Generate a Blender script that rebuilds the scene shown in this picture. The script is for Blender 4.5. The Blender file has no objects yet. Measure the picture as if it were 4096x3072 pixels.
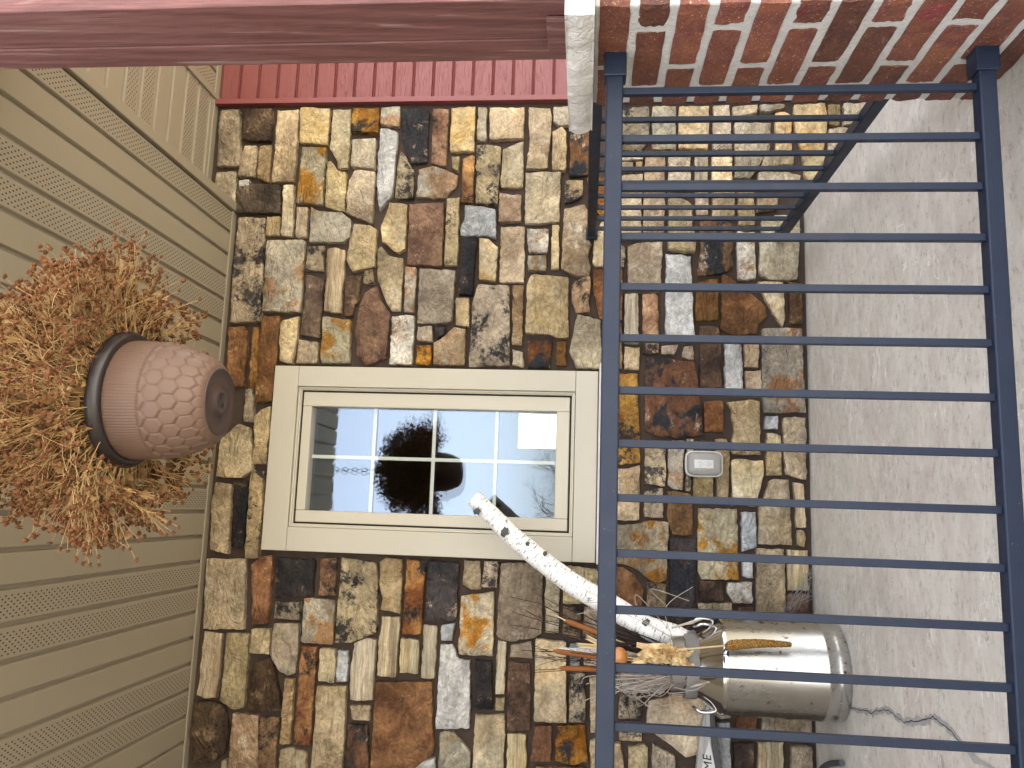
import bpy, bmesh, math, random
from mathutils import Vector, Matrix, noise as mnoise

# ------------------------------------------------------------------ camera, world, sun, exposure
SC = bpy.context.scene
COL = SC.collection
F, YAW, PITCH, ROLL = 3206.5, 0.152334, 0.09182, -0.0196118      # photo: 4096 x 3072, held on its side
D, H = 3.65, 0.98959                                             # stone wall 3.65 m ahead, lens 0.99 m above porch floor
cy_, sy_, cp_, sp_ = math.cos(YAW), math.sin(YAW), math.cos(PITCH), math.sin(PITCH)
FWD = Vector((sy_*cp_, cy_*cp_, sp_)); R0 = Vector((cy_, -sy_, 0)); D0 = FWD.cross(R0)
RIGHT = math.cos(ROLL)*R0 + math.sin(ROLL)*D0
DOWN = -math.sin(ROLL)*R0 + math.cos(ROLL)*D0
CAM = Vector((0, -D, H))
cam = bpy.data.cameras.new('camera'); camo = bpy.data.objects.new('camera', cam); COL.objects.link(camo)
M3 = Matrix((DOWN, RIGHT, -FWD)).transposed()
camo.matrix_world = Matrix.Translation(CAM) @ M3.to_4x4()
cam.sensor_fit = 'HORIZONTAL'; cam.sensor_width = 36; cam.lens = F/4096*36
cam.clip_start = 0.05; cam.clip_end = 3000
SC.camera = camo

SUN_EL, SUN_AZ = math.radians(50), math.radians(20)    # azimuth measured from +Y (behind the house) towards +X
w = bpy.data.worlds.new('World'); SC.world = w; w.use_nodes = True
nt = w.node_tree; nt.nodes.clear()
out = nt.nodes.new('ShaderNodeOutputWorld'); bg = nt.nodes.new('ShaderNodeBackground')
sky = nt.nodes.new('ShaderNodeTexSky'); sky.sky_type = 'NISHITA'; sky.sun_disc = False
sky.sun_elevation = SUN_EL; sky.sun_rotation = SUN_AZ; sky.air_density = 1.0; sky.dust_density = 3.0; sky.ozone_density = 1.0
hs = nt.nodes.new('ShaderNodeHueSaturation'); hs.inputs['Saturation'].default_value = 0.30   # thin high haze over the whole sky
nt.links.new(sky.outputs[0], hs.inputs['Color']); nt.links.new(hs.outputs[0], bg.inputs['Color'])
bg.inputs['Strength'].default_value = 0.15
nt.links.new(bg.outputs[0], out.inputs[0])
sl = bpy.data.lights.new('sun', 'SUN'); sl.energy = 4.0; sl.angle = math.radians(0.6); sl.color = (1, 0.95, 0.88)
so = bpy.data.objects.new('sun', sl); COL.objects.link(so); so.location = (6, 12, 14)
sd = Vector((math.sin(SUN_AZ)*math.cos(SUN_EL), math.cos(SUN_AZ)*math.cos(SUN_EL), math.sin(SUN_EL)))
so.rotation_euler = sd.to_track_quat('Z', 'Y').to_euler()
SC.view_settings.view_transform = 'Standard'; SC.view_settings.look = 'None'
SC.view_settings.gamma = 1; SC.view_settings.use_curve_mapping = False
SC.view_settings.exposure = 2.92
SC.render.engine = 'CYCLES'
SC.cycles.use_denoising = True
SC.cycles.max_bounces = 10; SC.cycles.transparent_max_bounces = 16
SC.cycles.caustics_reflective = False; SC.cycles.caustics_refractive = False

# ------------------------------------------------------------------ photo pixel -> place
def ray(x, y):
    return RIGHT*((1536-y)/F) + DOWN*((x-2048)/F) + FWD
def onY(x, y, Y):
    v = ray(x, y); return CAM + v*((Y+D)/v.y)
def onX(x, y, X):
    v = ray(x, y); return CAM + v*(X/v.x)
def onZ(x, y, Z):
    v = ray(x, y); return CAM + v*((Z-H)/v.z)

rnd = random.Random(7)
# ------------------------------------------------------------------ mesh helpers
class MB:
    def __init__(s): s.v = []; s.f = []; s.sm = []; s.uv = []
    def add(s, vs, fs, smooth=False, uvs=None):
        b = len(s.v); s.v += [tuple(p) for p in vs]
        for i, f in enumerate(fs):
            s.f.append(tuple(b+k for k in f)); s.sm.append(smooth)
            s.uv.append(uvs[i] if uvs else None)
    def box(s, x0, x1, y0, y1, z0, z1):
        vs = [(x0,y0,z0),(x1,y0,z0),(x1,y1,z0),(x0,y1,z0),(x0,y0,z1),(x1,y0,z1),(x1,y1,z1),(x0,y1,z1)]
        s.add(vs, [(0,3,2,1),(4,5,6,7),(0,1,5,4),(1,2,6,5),(2,3,7,6),(3,0,4,7)])
    def tube(s, pts, radii, n=8, caps=True, smooth=True):
        pts = [Vector(p) for p in pts]
        if not hasattr(radii, '__len__'): radii = [radii]*len(pts)
        t0 = (pts[1]-pts[0]).normalized()
        u = t0.orthogonal().normalized(); vs = []; L = 0; Ls = []
        for i, p in enumerate(pts):
            t = (pts[min(i+1, len(pts)-1)] - pts[max(i-1, 0)])
            t = t.normalized() if t.length > 1e-9 else t0
            u = (u - t*u.dot(t))
            u = u.normalized() if u.length > 1e-6 else t.orthogonal().normalized()
            q = t.cross(u)
            if i: L += (p-pts[i-1]).length
            Ls.append(L)
            for k in range(n):
                a = 2*math.pi*k/n
                vs.append(p + (u*math.cos(a) + q*math.sin(a))*radii[i])
        fs = []; uvs = []
        for i in range(len(pts)-1):
            for k in range(n):
                k2 = (k+1) % n
                fs.append((i*n+k, i*n+k2, (i+1)*n+k2, (i+1)*n+k))
                uvs.append(((k/n, Ls[i]), ((k+1)/n, Ls[i]), ((k+1)/n, Ls[i+1]), (k/n, Ls[i+1])))
        s.add(vs, fs, smooth, uvs)
        if caps:
            m = len(pts)-1
            s.add(vs[:n], [tuple(range(n-1, -1, -1))]); s.add(vs[m*n:], [tuple(range(n))])
    def lathe(s, prof, c, n=48, smooth=True, close_top=False, close_bot=False):
        vs = []; fs = []
        for r, z in prof:
            for k in range(n):
                a = 2*math.pi*k/n; vs.append((c[0]+r*math.cos(a), c[1]+r*math.sin(a), c[2]+z))
        for i in range(len(prof)-1):
            for k in range(n):
                k2 = (k+1) % n; fs.append((i*n+k, i*n+k2, (i+1)*n+k2, (i+1)*n+k))
        s.add(vs, fs, smooth)
        if close_bot: s.add(vs[:n], [tuple(range(n-1, -1, -1))])
        if close_top: s.add(vs[-n:], [tuple(range(n))])
    def blob(s, c, r, rng, sq=(1,1,1), jit=.25):
        t = (1+5**.5)/2
        V = [(-1,t,0),(1,t,0),(-1,-t,0),(1,-t,0),(0,-1,t),(0,1,t),(0,-1,-t),(0,1,-t),(t,0,-1),(t,0,1),(-t,0,-1),(-t,0,1)]
        FA = [(0,11,5),(0,5,1),(0,1,7),(0,7,10),(0,10,11),(1,5,9),(5,11,4),(11,10,2),(10,7,6),(7,1,8),(3,9,4),(3,4,2),(3,2,6),(3,6,8),(3,8,9),(4,9,5),(2,4,11),(6,2,10),(8,6,7),(9,8,1)]
        k = r/1.9
        s.add([(c[0]+x*k*sq[0]*(1+rng.uniform(-jit,jit)), c[1]+y*k*sq[1]*(1+rng.uniform(-jit,jit)), c[2]+z*k*sq[2]*(1+rng.uniform(-jit,jit))) for x,y,z in V], FA)
    def build(s, name, mat, parent=None, origin=None, bevel=0, seg=2):
        me = bpy.data.meshes.new(name)
        o0 = Vector(origin) if origin is not None else Vector((0,0,0))
        me.from_pydata([(p[0]-o0.x, p[1]-o0.y, p[2]-o0.z) for p in s.v], [], s.f)
        if any(u for u in s.uv):
            ul = me.uv_layers.new(name='UVMap').data; li = 0
            for f, u in zip(s.f, s.uv):
                for k in range(len(f)):
                    ul[li].uv = u[k] if u else (0, 0); li += 1
        for p, sm in zip(me.polygons, s.sm): p.use_smooth = sm
        me.update()
        ob = bpy.data.objects.new(name, me); COL.objects.link(ob)
        if mat: me.materials.append(mat)
        ob.location = o0
        if parent is not None:
            ob.parent = parent; ob.location = o0 - WPOS[parent.name]
        WPOS[ob.name] = o0
        if bevel:
            b = ob.modifiers.new('edge', 'BEVEL'); b.width = bevel; b.segments = seg; b.limit_method = 'ANGLE'
        return ob
WPOS = {}
def thing(name, label, cat, loc, group=None):
    o = bpy.data.objects.new(name, None); COL.objects.link(o); o.location = loc
    o.empty_display_size = .1; WPOS[o.name] = Vector(loc)
    o['label'] = label; o['category'] = cat
    if group: o['group'] = group
    return o
def tag(o, label, cat, group=None):
    o['label'] = label; o['category'] = cat
    if group: o['group'] = group
    return o
def struct(o): o['kind'] = 'structure'; return o
def stuff(o): o['kind'] = 'stuff'; return o
def bx(name, mat, parent, x0, x1, y0, y1, z0, z1, bevel=0.002, seg=2):
    m = MB(); m.box(x0, x1, y0, y1, z0, z1)
    return m.build(name, mat, parent, ((x0+x1)/2, (y0+y1)/2, (z0+z1)/2), bevel, seg)

# ------------------------------------------------------------------ material helpers
class NT:
    def __init__(s, name, rough=.6, metal=0, spec=.5):
        s.m = bpy.data.materials.new(name); s.m.use_nodes = True; s.t = s.m.node_tree
        s.b = s.t.nodes['Principled BSDF']; s.b.inputs['Roughness'].default_value = rough
        s.b.inputs['Metallic'].default_value = metal; s.b.inputs['Specular IOR Level'].default_value = spec
    def n(s, typ, **kw):
        x = s.t.nodes.new('ShaderNode'+typ)
        for k, v in kw.items(): setattr(x, k, v)
        return x
    def l(s, a, b): s.t.links.new(a, b)
    def coord(s, kind='Object', scale=(1,1,1), rand=False, rot=(0,0,0)):
        tc = s.n('TexCoord'); o = tc.outputs[kind]
        if rand:
            oi = s.n('ObjectInfo'); mu = s.n('Math', operation='MULTIPLY'); mu.inputs[1].default_value = 93.7
            s.l(oi.outputs['Random'], mu.inputs[0])
            ad = s.n('VectorMath', operation='ADD'); s.l(o, ad.inputs[0]); s.l(mu.outputs[0], ad.inputs[1]); o = ad.outputs[0]
        mp = s.n('Mapping'); mp.inputs['Scale'].default_value = scale; mp.inputs['Rotation'].default_value = rot
        s.l(o, mp.inputs[0]); return mp.outputs[0]
    def noise(s, co, scale, detail=6, rough=.6, dist=0, out='Fac'):
        x = s.n('TexNoise'); x.inputs['Scale'].default_value = scale; x.inputs['Detail'].default_value = detail
        x.inputs['Roughness'].default_value = rough; x.inputs['Distortion'].default_value = dist
        s.l(co, x.inputs['Vector']); return x.outputs[out]
    def ramp(s, f, stops, interp='LINEAR'):
        r = s.n('ValToRGB'); r.color_ramp.interpolation = interp; e = r.color_ramp.elements
        while len(e) < len(stops): e.new(.5)
        for q, (p, c) in zip(e, stops):
            q.position = p; q.color = (c, c, c, 1) if not hasattr(c, '__len__') else (*c, 1)
        s.l(f, r.inputs[0]); return r.outputs[0]
    def mix(s, f, a, b, mode='MIX'):
        x = s.n('Mix', data_type='RGBA', blend_type=mode)
        for sock, v in ((x.inputs['Factor'], f), (x.inputs['A'], a), (x.inputs['B'], b)):
            if hasattr(v, 'is_output'): s.l(v, sock)
            elif hasattr(v, '__len__'): sock.default_value = (*v, 1)
            else: sock.default_value = v
        return x.outputs['Result']
    def math(s, op, a, b=None):
        x = s.n('Math', operation=op)
        for i, v in enumerate((a, b)):
            if v is None: continue
            if hasattr(v, 'is_output'): s.l(v, x.inputs[i])
            else: x.inputs[i].default_value = v
        return x.outputs[0]
    def col(s, c):
        if hasattr(c, 'is_output'): s.l(c, s.b.inputs['Base Color'])
        else: s.b.inputs['Base Color'].default_value = (*c, 1)
    def bump(s, h, strength=.5, dist=.01):
        x = s.n('Bump'); x.inputs['Strength'].default_value = strength; x.inputs['Distance'].default_value = dist
        s.l(h, x.inputs['Height']); s.l(x.outputs[0], s.b.inputs['Normal'])
    def rough(s, f): s.l(f, s.b.inputs['Roughness'])
def randval(t, lo, hi):
    oi = t.n('ObjectInfo'); mr = t.n('MapRange'); mr.inputs['To Min'].default_value = lo; mr.inputs['To Max'].default_value = hi
    t.l(oi.outputs['Random'], mr.inputs[0]); return mr.outputs[0]

def stone_mat(name, c1, c2, c3=None, s1=9, lo=.42, hi=.6, s3=24, lo3=.52, hi3=.6, stretch=(1,1,1), vary=.18, rot=(0,.5,0), bump=1.0, vein=.55):
    t = NT('stone_'+name, .75, 0, .3)
    co = t.coord('Object', stretch, True, rot)
    n1 = t.noise(co, s1, 7, .62, .35)
    c = t.mix(t.ramp(n1, [(lo, 0), (hi, 1)]), c1, c2)
    if c3 is not None:
        n3 = t.noise(co, s3, 11, .80, .25)
        c = t.mix(t.ramp(n3, [(lo3, 0), (hi3, 1)]), c, c3)
    g = t.noise(co, 48, 7, .74, .2)
    c = t.mix(1.0, c, t.ramp(g, [(.30, .62), (.70, 1.38)]), 'MULTIPLY')
    gm = t.noise(co, 17, 5, .62, .5)
    c = t.mix(1.0, c, t.ramp(gm, [(.32, .80), (.68, 1.20)]), 'MULTIPLY')
    g2 = t.noise(co, 3.6, 4, .55, .4)
    c = t.mix(1.0, c, t.ramp(g2, [(.34, .62), (.66, 1.32)]), 'MULTIPLY')
    co2 = t.coord('Object', (1,1,1.5), True, (0,.6,0))
    rd = t.math('ABSOLUTE', t.math('SUBTRACT', t.noise(co2, 8, 5, .55, 1.6), .5))
    c = t.mix(t.math('MULTIPLY', t.ramp(rd, [(.0, 1), (.018, 0)]), vein), c, t.mix(1.0, c, (.38,.30,.24), 'MULTIPLY'))  # dark fissure lines set in the bump creases, shading them by colour
    hsv = t.n('HueSaturation'); t.l(c, hsv.inputs['Color']); t.l(randval(t, 1-vary, 1+vary), hsv.inputs['Value'])
    t.l(t.math('ADD', t.math('MULTIPLY', t.math('FRACT', t.math('MULTIPLY', randval(t, 0, 1), 57.3)), .018), .486), hsv.inputs['Hue']); t.l(t.math('ADD', t.math('MULTIPLY', t.math('FRACT', t.math('MULTIPLY', randval(t, 0, 1), 31.7)), .4), .78), hsv.inputs['Saturation'])
    t.col(hsv.outputs[0])
    nb = t.noise(co2, 16, 11, .66, 1.2)
    nr = t.math('ADD', t.math('MULTIPLY', rd, 1.8), nb)
    t.bump(nr, bump, .036)
    return t.m

# ------------------------------------------------------------------ materials
TAN, OLIVE, CREAM, WHT = (.47,.36,.20), (.44,.355,.215), (.66,.54,.33), (.78,.76,.72)
SM = {
 'T': stone_mat('tan', TAN, (.58,.47,.30), (.30,.20,.10), 5, .40, .60, 9, .58, .66),
 'G': stone_mat('olive_grey', OLIVE, (.56,.475,.33), (.22,.185,.12), 5, .40, .60, 9, .59, .67),
 'Y': stone_mat('cream', CREAM, (.55,.38,.17), (.72,.63,.45), 4, .46, .64, 9, .54, .64, bump=.8, vein=.4),
 'W': stone_mat('white', WHT, (.66,.65,.63), (.45,.36,.25), 7, .4, .65, 8, .70, .76, vary=.05, vein=.3),
 'V': stone_mat('white_rust', (.74,.69,.60), (.58,.50,.39), (.36,.17,.045), 8, .4, .6, 7, .52, .60, vary=.08),
 'B': stone_mat('pale_blue_grey', (.46,.48,.50), (.62,.62,.61), None, 7, .4, .65, vary=.1, vein=.3),
 'K': stone_mat('black', (.022,.022,.027), (.065,.052,.048), (.40,.27,.13), 5, .42, .6, 9, .57, .62, vary=.25),
 'D': stone_mat('dark_brown', (.055,.036,.025), (.15,.10,.062), (.34,.25,.15), 5, .42, .58, 10, .56, .64, vary=.2),
 'O': stone_mat('rust_orange', (.25,.105,.028), (.46,.26,.085), (.040,.033,.030), 6, .40, .58, 6.5, .51, .57),
 'R': stone_mat('rust_brown', (.13,.062,.027), (.27,.145,.062), (.46,.29,.13), 6, .40, .58, 9, .58, .65),
 'M': stone_mat('multi', (.45,.40,.29), (.42,.235,.085), (.62,.52,.35), 5.5, .50, .56, 8, .53, .60),
 'S': stone_mat('speckled', (.50,.40,.25), (.37,.295,.185), (.045,.040,.038), 5, .42, .58, 8, .50, .555),
 'L': stone_mat('streaked', (.54,.46,.31), (.40,.31,.185), (.25,.19,.105), 7, .42, .58, 9, .55, .64, (.35,1,5), rot=(0,0,0), bump=.6, vein=.2),
 'P': stone_mat('pale_pink', (.54,.42,.27), (.36,.255,.15), (.64,.55,.41), 5, .42, .58, 8, .54, .62),
 'F': stone_mat('swirled_black_rust', (.18,.090,.038), (.028,.028,.032), (.54,.42,.28), 5, .47, .54, 7, .57, .63, (1,1,1.6)),
}
t = NT('mortar_brown', .9, 0, .2); co = t.coord()
t.col(t.mix(t.noise(co, 30, 6), (.046,.031,.024), (.085,.062,.050))); t.bump(t.noise(co, 160, 6), .5, .006); M_MORTAR = t.m

t = NT('brick_mortar', .95, 0, .2); co = t.coord()
t.col(t.mix(t.noise(co, 24, 7, .7), (.54,.53,.50), (.74,.73,.70))); t.bump(t.noise(co, 90, 8, .7), .9, .008); M_BMORTAR = t.m

t = NT('brick_red', .62, 0, .5); co = t.coord('Object', (1,1,1), True)
c = t.mix(t.ramp(t.noise(co, 9, 6, .65, .8), [(.38,0),(.62,1)]), (.118,.033,.025), (.170,.058,.029))
c = t.mix(t.ramp(t.noise(co, 16, 6, .7, 1.0), [(.56,0),(.66,1)]), c, (.085,.035,.032))
c = t.mix(t.ramp(t.noise(co, 6, 3, .6, .3), [(.62,0),(.68,1)]), c, (.17,.028,.030))
c = t.mix(t.ramp(t.noise(co, 210, 3, .7), [(.62,0),(.68,1)]), c, (.55,.36,.22))
c = t.mix(t.ramp(t.noise(co, 13, 8, .8, .4), [(.62,0),(.76,.8)]), c, (.45,.36,.33))
hsv = t.n('HueSaturation'); t.l(c, hsv.inputs['Color']); t.l(randval(t, .70, 1.65), hsv.inputs['Value']); t.col(hsv.outputs[0])
t.bump(t.noise(co, 42, 9, .68, .5), .75, .012); M_BRICK = t.m

t = NT('limestone', .85, 0, .3); co = t.coord()
c = t.mix(t.noise(co, 14, 8, .7), (.70,.66,.60), (.82,.79,.74)); t.col(c)
t.bump(t.noise(co, 38, 9, .65, .8), .9, .02); M_LIME = t.m

def wood_red(name, base, light, grey):
    t = NT(name, .62, 0, .35); co = t.coord('Object', (8, 8, .7), True)
    w1 = t.n('TexWave', wave_type='BANDS', bands_direction='DIAGONAL'); w1.inputs['Scale'].default_value = 1.5; w1.inputs['Distortion'].default_value = 7.5
    w1.inputs['Detail'].default_value = 4; w1.inputs['Detail Scale'].default_value = .7; w1.inputs['Detail Roughness'].default_value = .6; t.l(co, w1.inputs['Vector'])
    n1 = t.noise(co, 2.0, 9, .75, .9)
    c = t.mix(t.ramp(w1.outputs['Fac'], [(.25,0),(.75,1)]), tuple(b*.86 for b in base), tuple(b*1.16 for b in base))
    c = t.mix(t.ramp(n1, [(.42,0),(.66,.8)]), c, light)
    co2 = t.coord('Object', (85, 85, 3.4), True)
    st = t.noise(co2, 1.5, 7, .8, .5)
    br_ = t.ramp(t.noise(co, 1.3, 4, .6, 1.0), [(.50,0),(.64,1)])
    c = t.mix(t.mix(1.0, t.ramp(st, [(.58,0),(.70,.55)]), br_, 'MULTIPLY'), c, grey)
    c = t.mix(t.mix(1.0, t.ramp(w1.outputs['Fac'], [(.90,0),(.99,.75)]), br_, 'MULTIPLY'), c, grey)
    c = t.mix(1.0, c, t.ramp(t.noise(co2, 2.4, 6, .75, .2), [(.35,.72),(.65,1.22)]), 'MULTIPLY')
    c = t.mix(t.ramp(t.noise(co2, .9, 5, .7, .3), [(.62,0),(.72,.6)]), c, tuple(b*.45 for b in base))
    t.col(c); t.bump(t.math('ADD', w1.outputs['Fac'], t.math('MULTIPLY', st, 1.6)), .35, .004)
    return t.m
M_WOOD = wood_red('stained_cedar', (.150,.059,.053), (.225,.105,.096), (.44,.32,.30))

t = NT('vinyl_siding_red', .42, 0, .5); co = t.coord('Object', (1.6, 1, 34), True)
wv = t.n('TexNoise'); wv.inputs['Scale'].default_value = 5; wv.inputs['Detail'].default_value = 2; wv.inputs['Distortion'].default_value = .6; t.l(co, wv.inputs['Vector'])
gr = t.ramp(wv.outputs['Fac'], [(.487,1),(.498,0),(.509,1)])
t.col(t.mix(gr, (.165,.046,.045), t.mix(t.noise(t.coord(), 3, 2), (.215,.062,.060), (.240,.074,.070)))); t.bump(gr, .6, .005); M_SIDING = t.m
t = NT('red_trim', .4, 0, .5); t.col((.22,.060,.060)); M_REDTRIM = t.m

t = NT('casing_beige', .45, 0, .4); co = t.coord('Object', (30, 30, 2.5))
t.col(t.mix(t.noise(t.coord(), 4, 4), (.46,.42,.34), (.50,.46,.375))); t.bump(t.noise(co, 8, 4, .6), .25, .003); M_CASING = t.m
t = NT('casing_beige_cross', .45, 0, .4); co = t.coord('Object', (2.5, 30, 30))
t.col(t.mix(t.noise(t.coord(), 4, 4), (.46,.42,.34), (.50,.46,.375))); t.bump(t.noise(co, 8, 4, .6), .25, .003); M_CASINGX = t.m
t = NT('sash_beige', .35, 0, .5); t.col((.50,.455,.36)); M_SASH = t.m
t = NT('grille_white', .4, 0, .5); t.col((.70,.70,.63)); M_GRILLE = t.m
t = NT('gasket_black', .6, 0, .3); t.col((.012,.012,.012)); M_GASKET = t.m
t = NT('sill_stone', .8, 0, .3); co = t.coord(); t.col(t.mix(t.noise(co, 60, 6, .7), (.50,.47,.45), (.68,.65,.63))); t.bump(t.noise(co, 120, 5, .7), .8, .006); M_SILL = t.m

def glass_mat(name, fac):
    m = bpy.data.materials.new(name); m.use_nodes = True; q = m.node_tree; q.nodes.clear()
    o = q.nodes.new('ShaderNodeOutputMaterial'); mx = q.nodes.new('ShaderNodeMixShader')
    tr = q.nodes.new('ShaderNodeBsdfTransparent'); gl = q.nodes.new('ShaderNodeBsdfGlossy')
    tr.inputs[0].default_value = (.90,.93,.92,1); gl.inputs['Color'].default_value = (.74,.84,1,1); gl.inputs['Roughness'].default_value = 0.0
    mx.inputs[0].default_value = fac
    q.links.new(tr.outputs[0], mx.inputs[1]); q.links.new(gl.outputs[0], mx.inputs[2]); q.links.new(mx.outputs[0], o.inputs[0])
    return m
M_GLASS1 = glass_mat('glass_outer', .12); M_GLASS2 = glass_mat('glass_inner', .12)

def soffit_mat(name, perf):
    t = NT(name, .5, 0, .4)
    c = t.mix(t.noise(t.coord(), 2.2, 4), (.295,.253,.186), (.325,.281,.208))
    if perf:
        tc = t.n('TexCoord'); sp = t.n('SeparateXYZ'); t.l(tc.outputs['Object'], sp.inputs[0])
        x, y = sp.outputs[0], sp.outputs[1]
        PX, PY = .0092, .0270
        xs = t.math('DIVIDE', x, PX); fx = t.math('FLOOR', xs); rx = t.math('SUBTRACT', t.math('FRACT', xs), .5)
        off = t.math('MULTIPLY', t.math('MODULO', fx, 2.0), .5)
        ry = t.math('SUBTRACT', t.math('FRACT', t.math('ADD', t.math('DIVIDE', y, PY), t.math('ADD', off, 50.0))), .5)
        dx = t.math('MULTIPLY', rx, PX); dy = t.math('MULTIPLY', ry, PY)
        d2 = t.math('SQRT', t.math('ADD', t.math('POWER', dx, 2.0), t.math('POWER', t.math('MULTIPLY', dy, .62), 2.0)))
        hole = t.math('LESS_THAN', d2, .0026)
        band = t.math('MULTIPLY', t.math('GREATER_THAN', x, .0092*2), t.math('LESS_THAN', x, .0092*10))
        c = t.mix(t.math('MULTIPLY', hole, band), c, (.02,.016,.012))
    t.col(c); return t.m
M_SOF, M_SOFP = soffit_mat('soffit_plain', False), soffit_mat('soffit_vented', True)

t = NT('railing_paint', .40, 0, .32); co = t.coord()
c = t.mix(t.noise(co, 20, 5, .7), (.0068,.0125,.0290), (.0105,.0185,.0400))
c = t.mix(t.ramp(t.noise(co, 130, 3, .6), [(.72,0),(.76,1)]), c, (.12,.14,.17)); t.col(c)
t.rough(t.ramp(t.noise(co, 30, 6), [(.3,.34),(.7,.52)])); M_RAIL = t.m

t = NT('stamped_concrete', .68, 0, .35); co = t.coord('Object', (1.0, 1.5, 1)); c1 = t.coord()
c = t.mix(t.ramp(t.noise(co, 2.6, 9, .66, .5), [(.34,0),(.66,1)]), (.54,.495,.428), (.68,.64,.56))
c = t.mix(t.ramp(t.noise(c1, 2.2, 6, .65, .5), [(.48,0),(.68,.6)]), c, (.55,.465,.41))
c = t.mix(t.ramp(t.noise(co, 9, 9, .72, .6), [(.45,0),(.68,.8)]), c, (.74,.705,.635))
c = t.mix(t.ramp(t.noise(co, 30, 9, .82, .3), [(.53,0),(.63,.75)]), c, (.31,.28,.25))
cv = t.coord('Object', (1.5, 5.0, 1), False, (0,0,.25)); vn = t.noise(cv, 1.9, 5, .5, 1.6)
vein = t.ramp(vn, [(.488,0),(.5,1),(.512,0)]); msk = t.ramp(t.noise(c1, 4.0, 3), [(.52,0),(.58,1)])
c = t.mix(t.math('MULTIPLY', t.mix(1.0, vein, msk, 'MULTIPLY'), .85), c, (.88,.85,.79))
c = t.mix(t.ramp(t.noise(c1, 5.5, 6, .75, .8), [(.68,0),(.74,.6)]), c, (.38,.26,.15))
t.col(c); t.bump(t.math('ADD', t.noise(co, 14, 9, .7), t.math('MULTIPLY', t.noise(c1, 80, 5, .7), .4)), .5, .008); M_FLOOR = t.m
t = NT('crack_dark', .95); t.col((.045,.042,.040)); M_CRACK = t.m
t = NT('crack_patch', .95); co = t.coord(); t.col(t.mix(t.noise(co, 60, 6, .7), (.24,.23,.215), (.50,.485,.455))); M_PATCH = t.m

t = NT('pot_plastic', .42, 0, .3); t.col(t.mix(t.noise(t.coord(), 6, 4), (.118,.070,.048), (.150,.091,.064))); M_POT = t.m
t = NT('pot_rim', .35, 0, .5); t.col((.022,.016,.015)); M_RIM = t.m
t = NT('pot_base', .5, 0, .4); t.col((.055,.033,.026)); M_POTB = t.m
t = NT('dry_stem', .8, 0, .2); t.col(t.mix(t.noise(t.coord(), 14, 4), (.38,.22,.080), (.60,.40,.185))); M_STEM = t.m
t = NT('dry_head', .9, 0, .1); t.col(t.mix(t.noise(t.coord(), 60, 3), (.050,.022,.012), (.24,.105,.042))); M_HEAD = t.m
t = NT('dry_leaf', .8, 0, .2); t.col(t.mix(t.noise(t.coord(), 24, 4), (.13,.060,.024), (.42,.25,.10))); M_DLEAF = t.m

t = NT('steel', .2, 1.0); co = t.coord('Object', (1, 1, .25))
c = t.mix(t.noise(t.coord(), 9, 6, .7), (.46,.45,.435), (.60,.59,.57))
c = t.mix(t.ramp(t.noise(t.coord(), 30, 4, .6, .5), [(.63,0),(.68,1)]), c, (.17,.095,.055)); t.col(c)
t.rough(t.ramp(t.noise(co, 7, 8, .7), [(.3,.14),(.7,.38)])); t.bump(t.noise(t.coord(), 5, 3), .08, .01); M_STEEL = t.m
t = NT('chrome', .08, 1.0); t.col((.56,.555,.55)); M_CHROME = t.m
t = NT('burlap', .95, 0, .1); co = t.coord('Object')
ck = t.n('TexChecker'); ck.inputs['Scale'].default_value = 320; t.l(co, ck.inputs['Vector'])
t.col(t.mix(ck.outputs['Fac'], (.09,.085,.078), (.34,.325,.30))); M_BURLAP = t.m

t = NT('birch_bark', .75, 0, .3); tc = t.n('TexCoord')
mp = t.n('Mapping'); mp.inputs['Scale'].default_value = (4.5, 75, 1); t.l(tc.outputs['UV'], mp.inputs[0])
ln = t.ramp(t.noise(mp.outputs[0], 1.9, 5, .65, .25), [(.56,0),(.62,1)])
mp2 = t.n('Mapping'); mp2.inputs['Scale'].default_value = (2.0, 7.0, 1); t.l(tc.outputs['UV'], mp2.inputs[0])
kn = t.ramp(t.noise(mp2.outputs[0], 1.15, 5, .6, .4), [(.65,0),(.70,1)])
c = t.mix(t.noise(t.coord(), 12, 5), (.80,.785,.76), (.90,.885,.86))
c = t.mix(ln, c, (.20,.185,.17)); c = t.mix(kn, c, (.045,.040,.036)); t.col(c)
t.bump(t.math('ADD', ln, kn), .4, .003); M_BIRCH = t.m
t = NT('birch_cut', .85); t.col((.62,.50,.36)); M_BCUT = t.m
t = NT('cattail', .9, 0, .15); t.col(t.mix(t.noise(t.coord(), 40, 4), (.20,.070,.022), (.32,.125,.045))); M_CAT = t.m
t = NT('straw', .8, 0, .2); t.col(t.mix(t.noise(t.coord(), 20, 3), (.50,.36,.18), (.66,.52,.30))); M_STRAW = t.m
t = NT('raffia', .85, 0, .2); t.col(t.mix(t.noise(t.coord(), 20, 3), (.34,.295,.25), (.52,.46,.40))); M_RAFFIA = t.m
t = NT('twig', .8, 0, .25); t.col((.040,.028,.024)); M_TWIG = t.m
t = NT('husk', .75, 0, .25); t.col(t.mix(t.ramp(t.noise(t.coord(), 22, 5, .6), [(.35,0),(.62,1)]), (.34,.17,.055), (.78,.60,.32))); M_HUSK = t.m
t = NT('millet', .85, 0, .2); co = t.coord(); vo = t.n('TexVoronoi'); vo.inputs['Scale'].default_value = 230; t.l(co, vo.inputs['Vector'])
t.col(t.mix(t.ramp(vo.outputs['Distance'], [(.1,0),(.6,1)]), (.52,.32,.085), (.16,.075,.02))); M_MILLET = t.m
t = NT('gourd', .35, 0, .5); t.col(t.mix(t.noise(t.coord(), 30, 4), (.40,.13,.028), (.58,.27,.09))); M_GOURD = t.m

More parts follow.
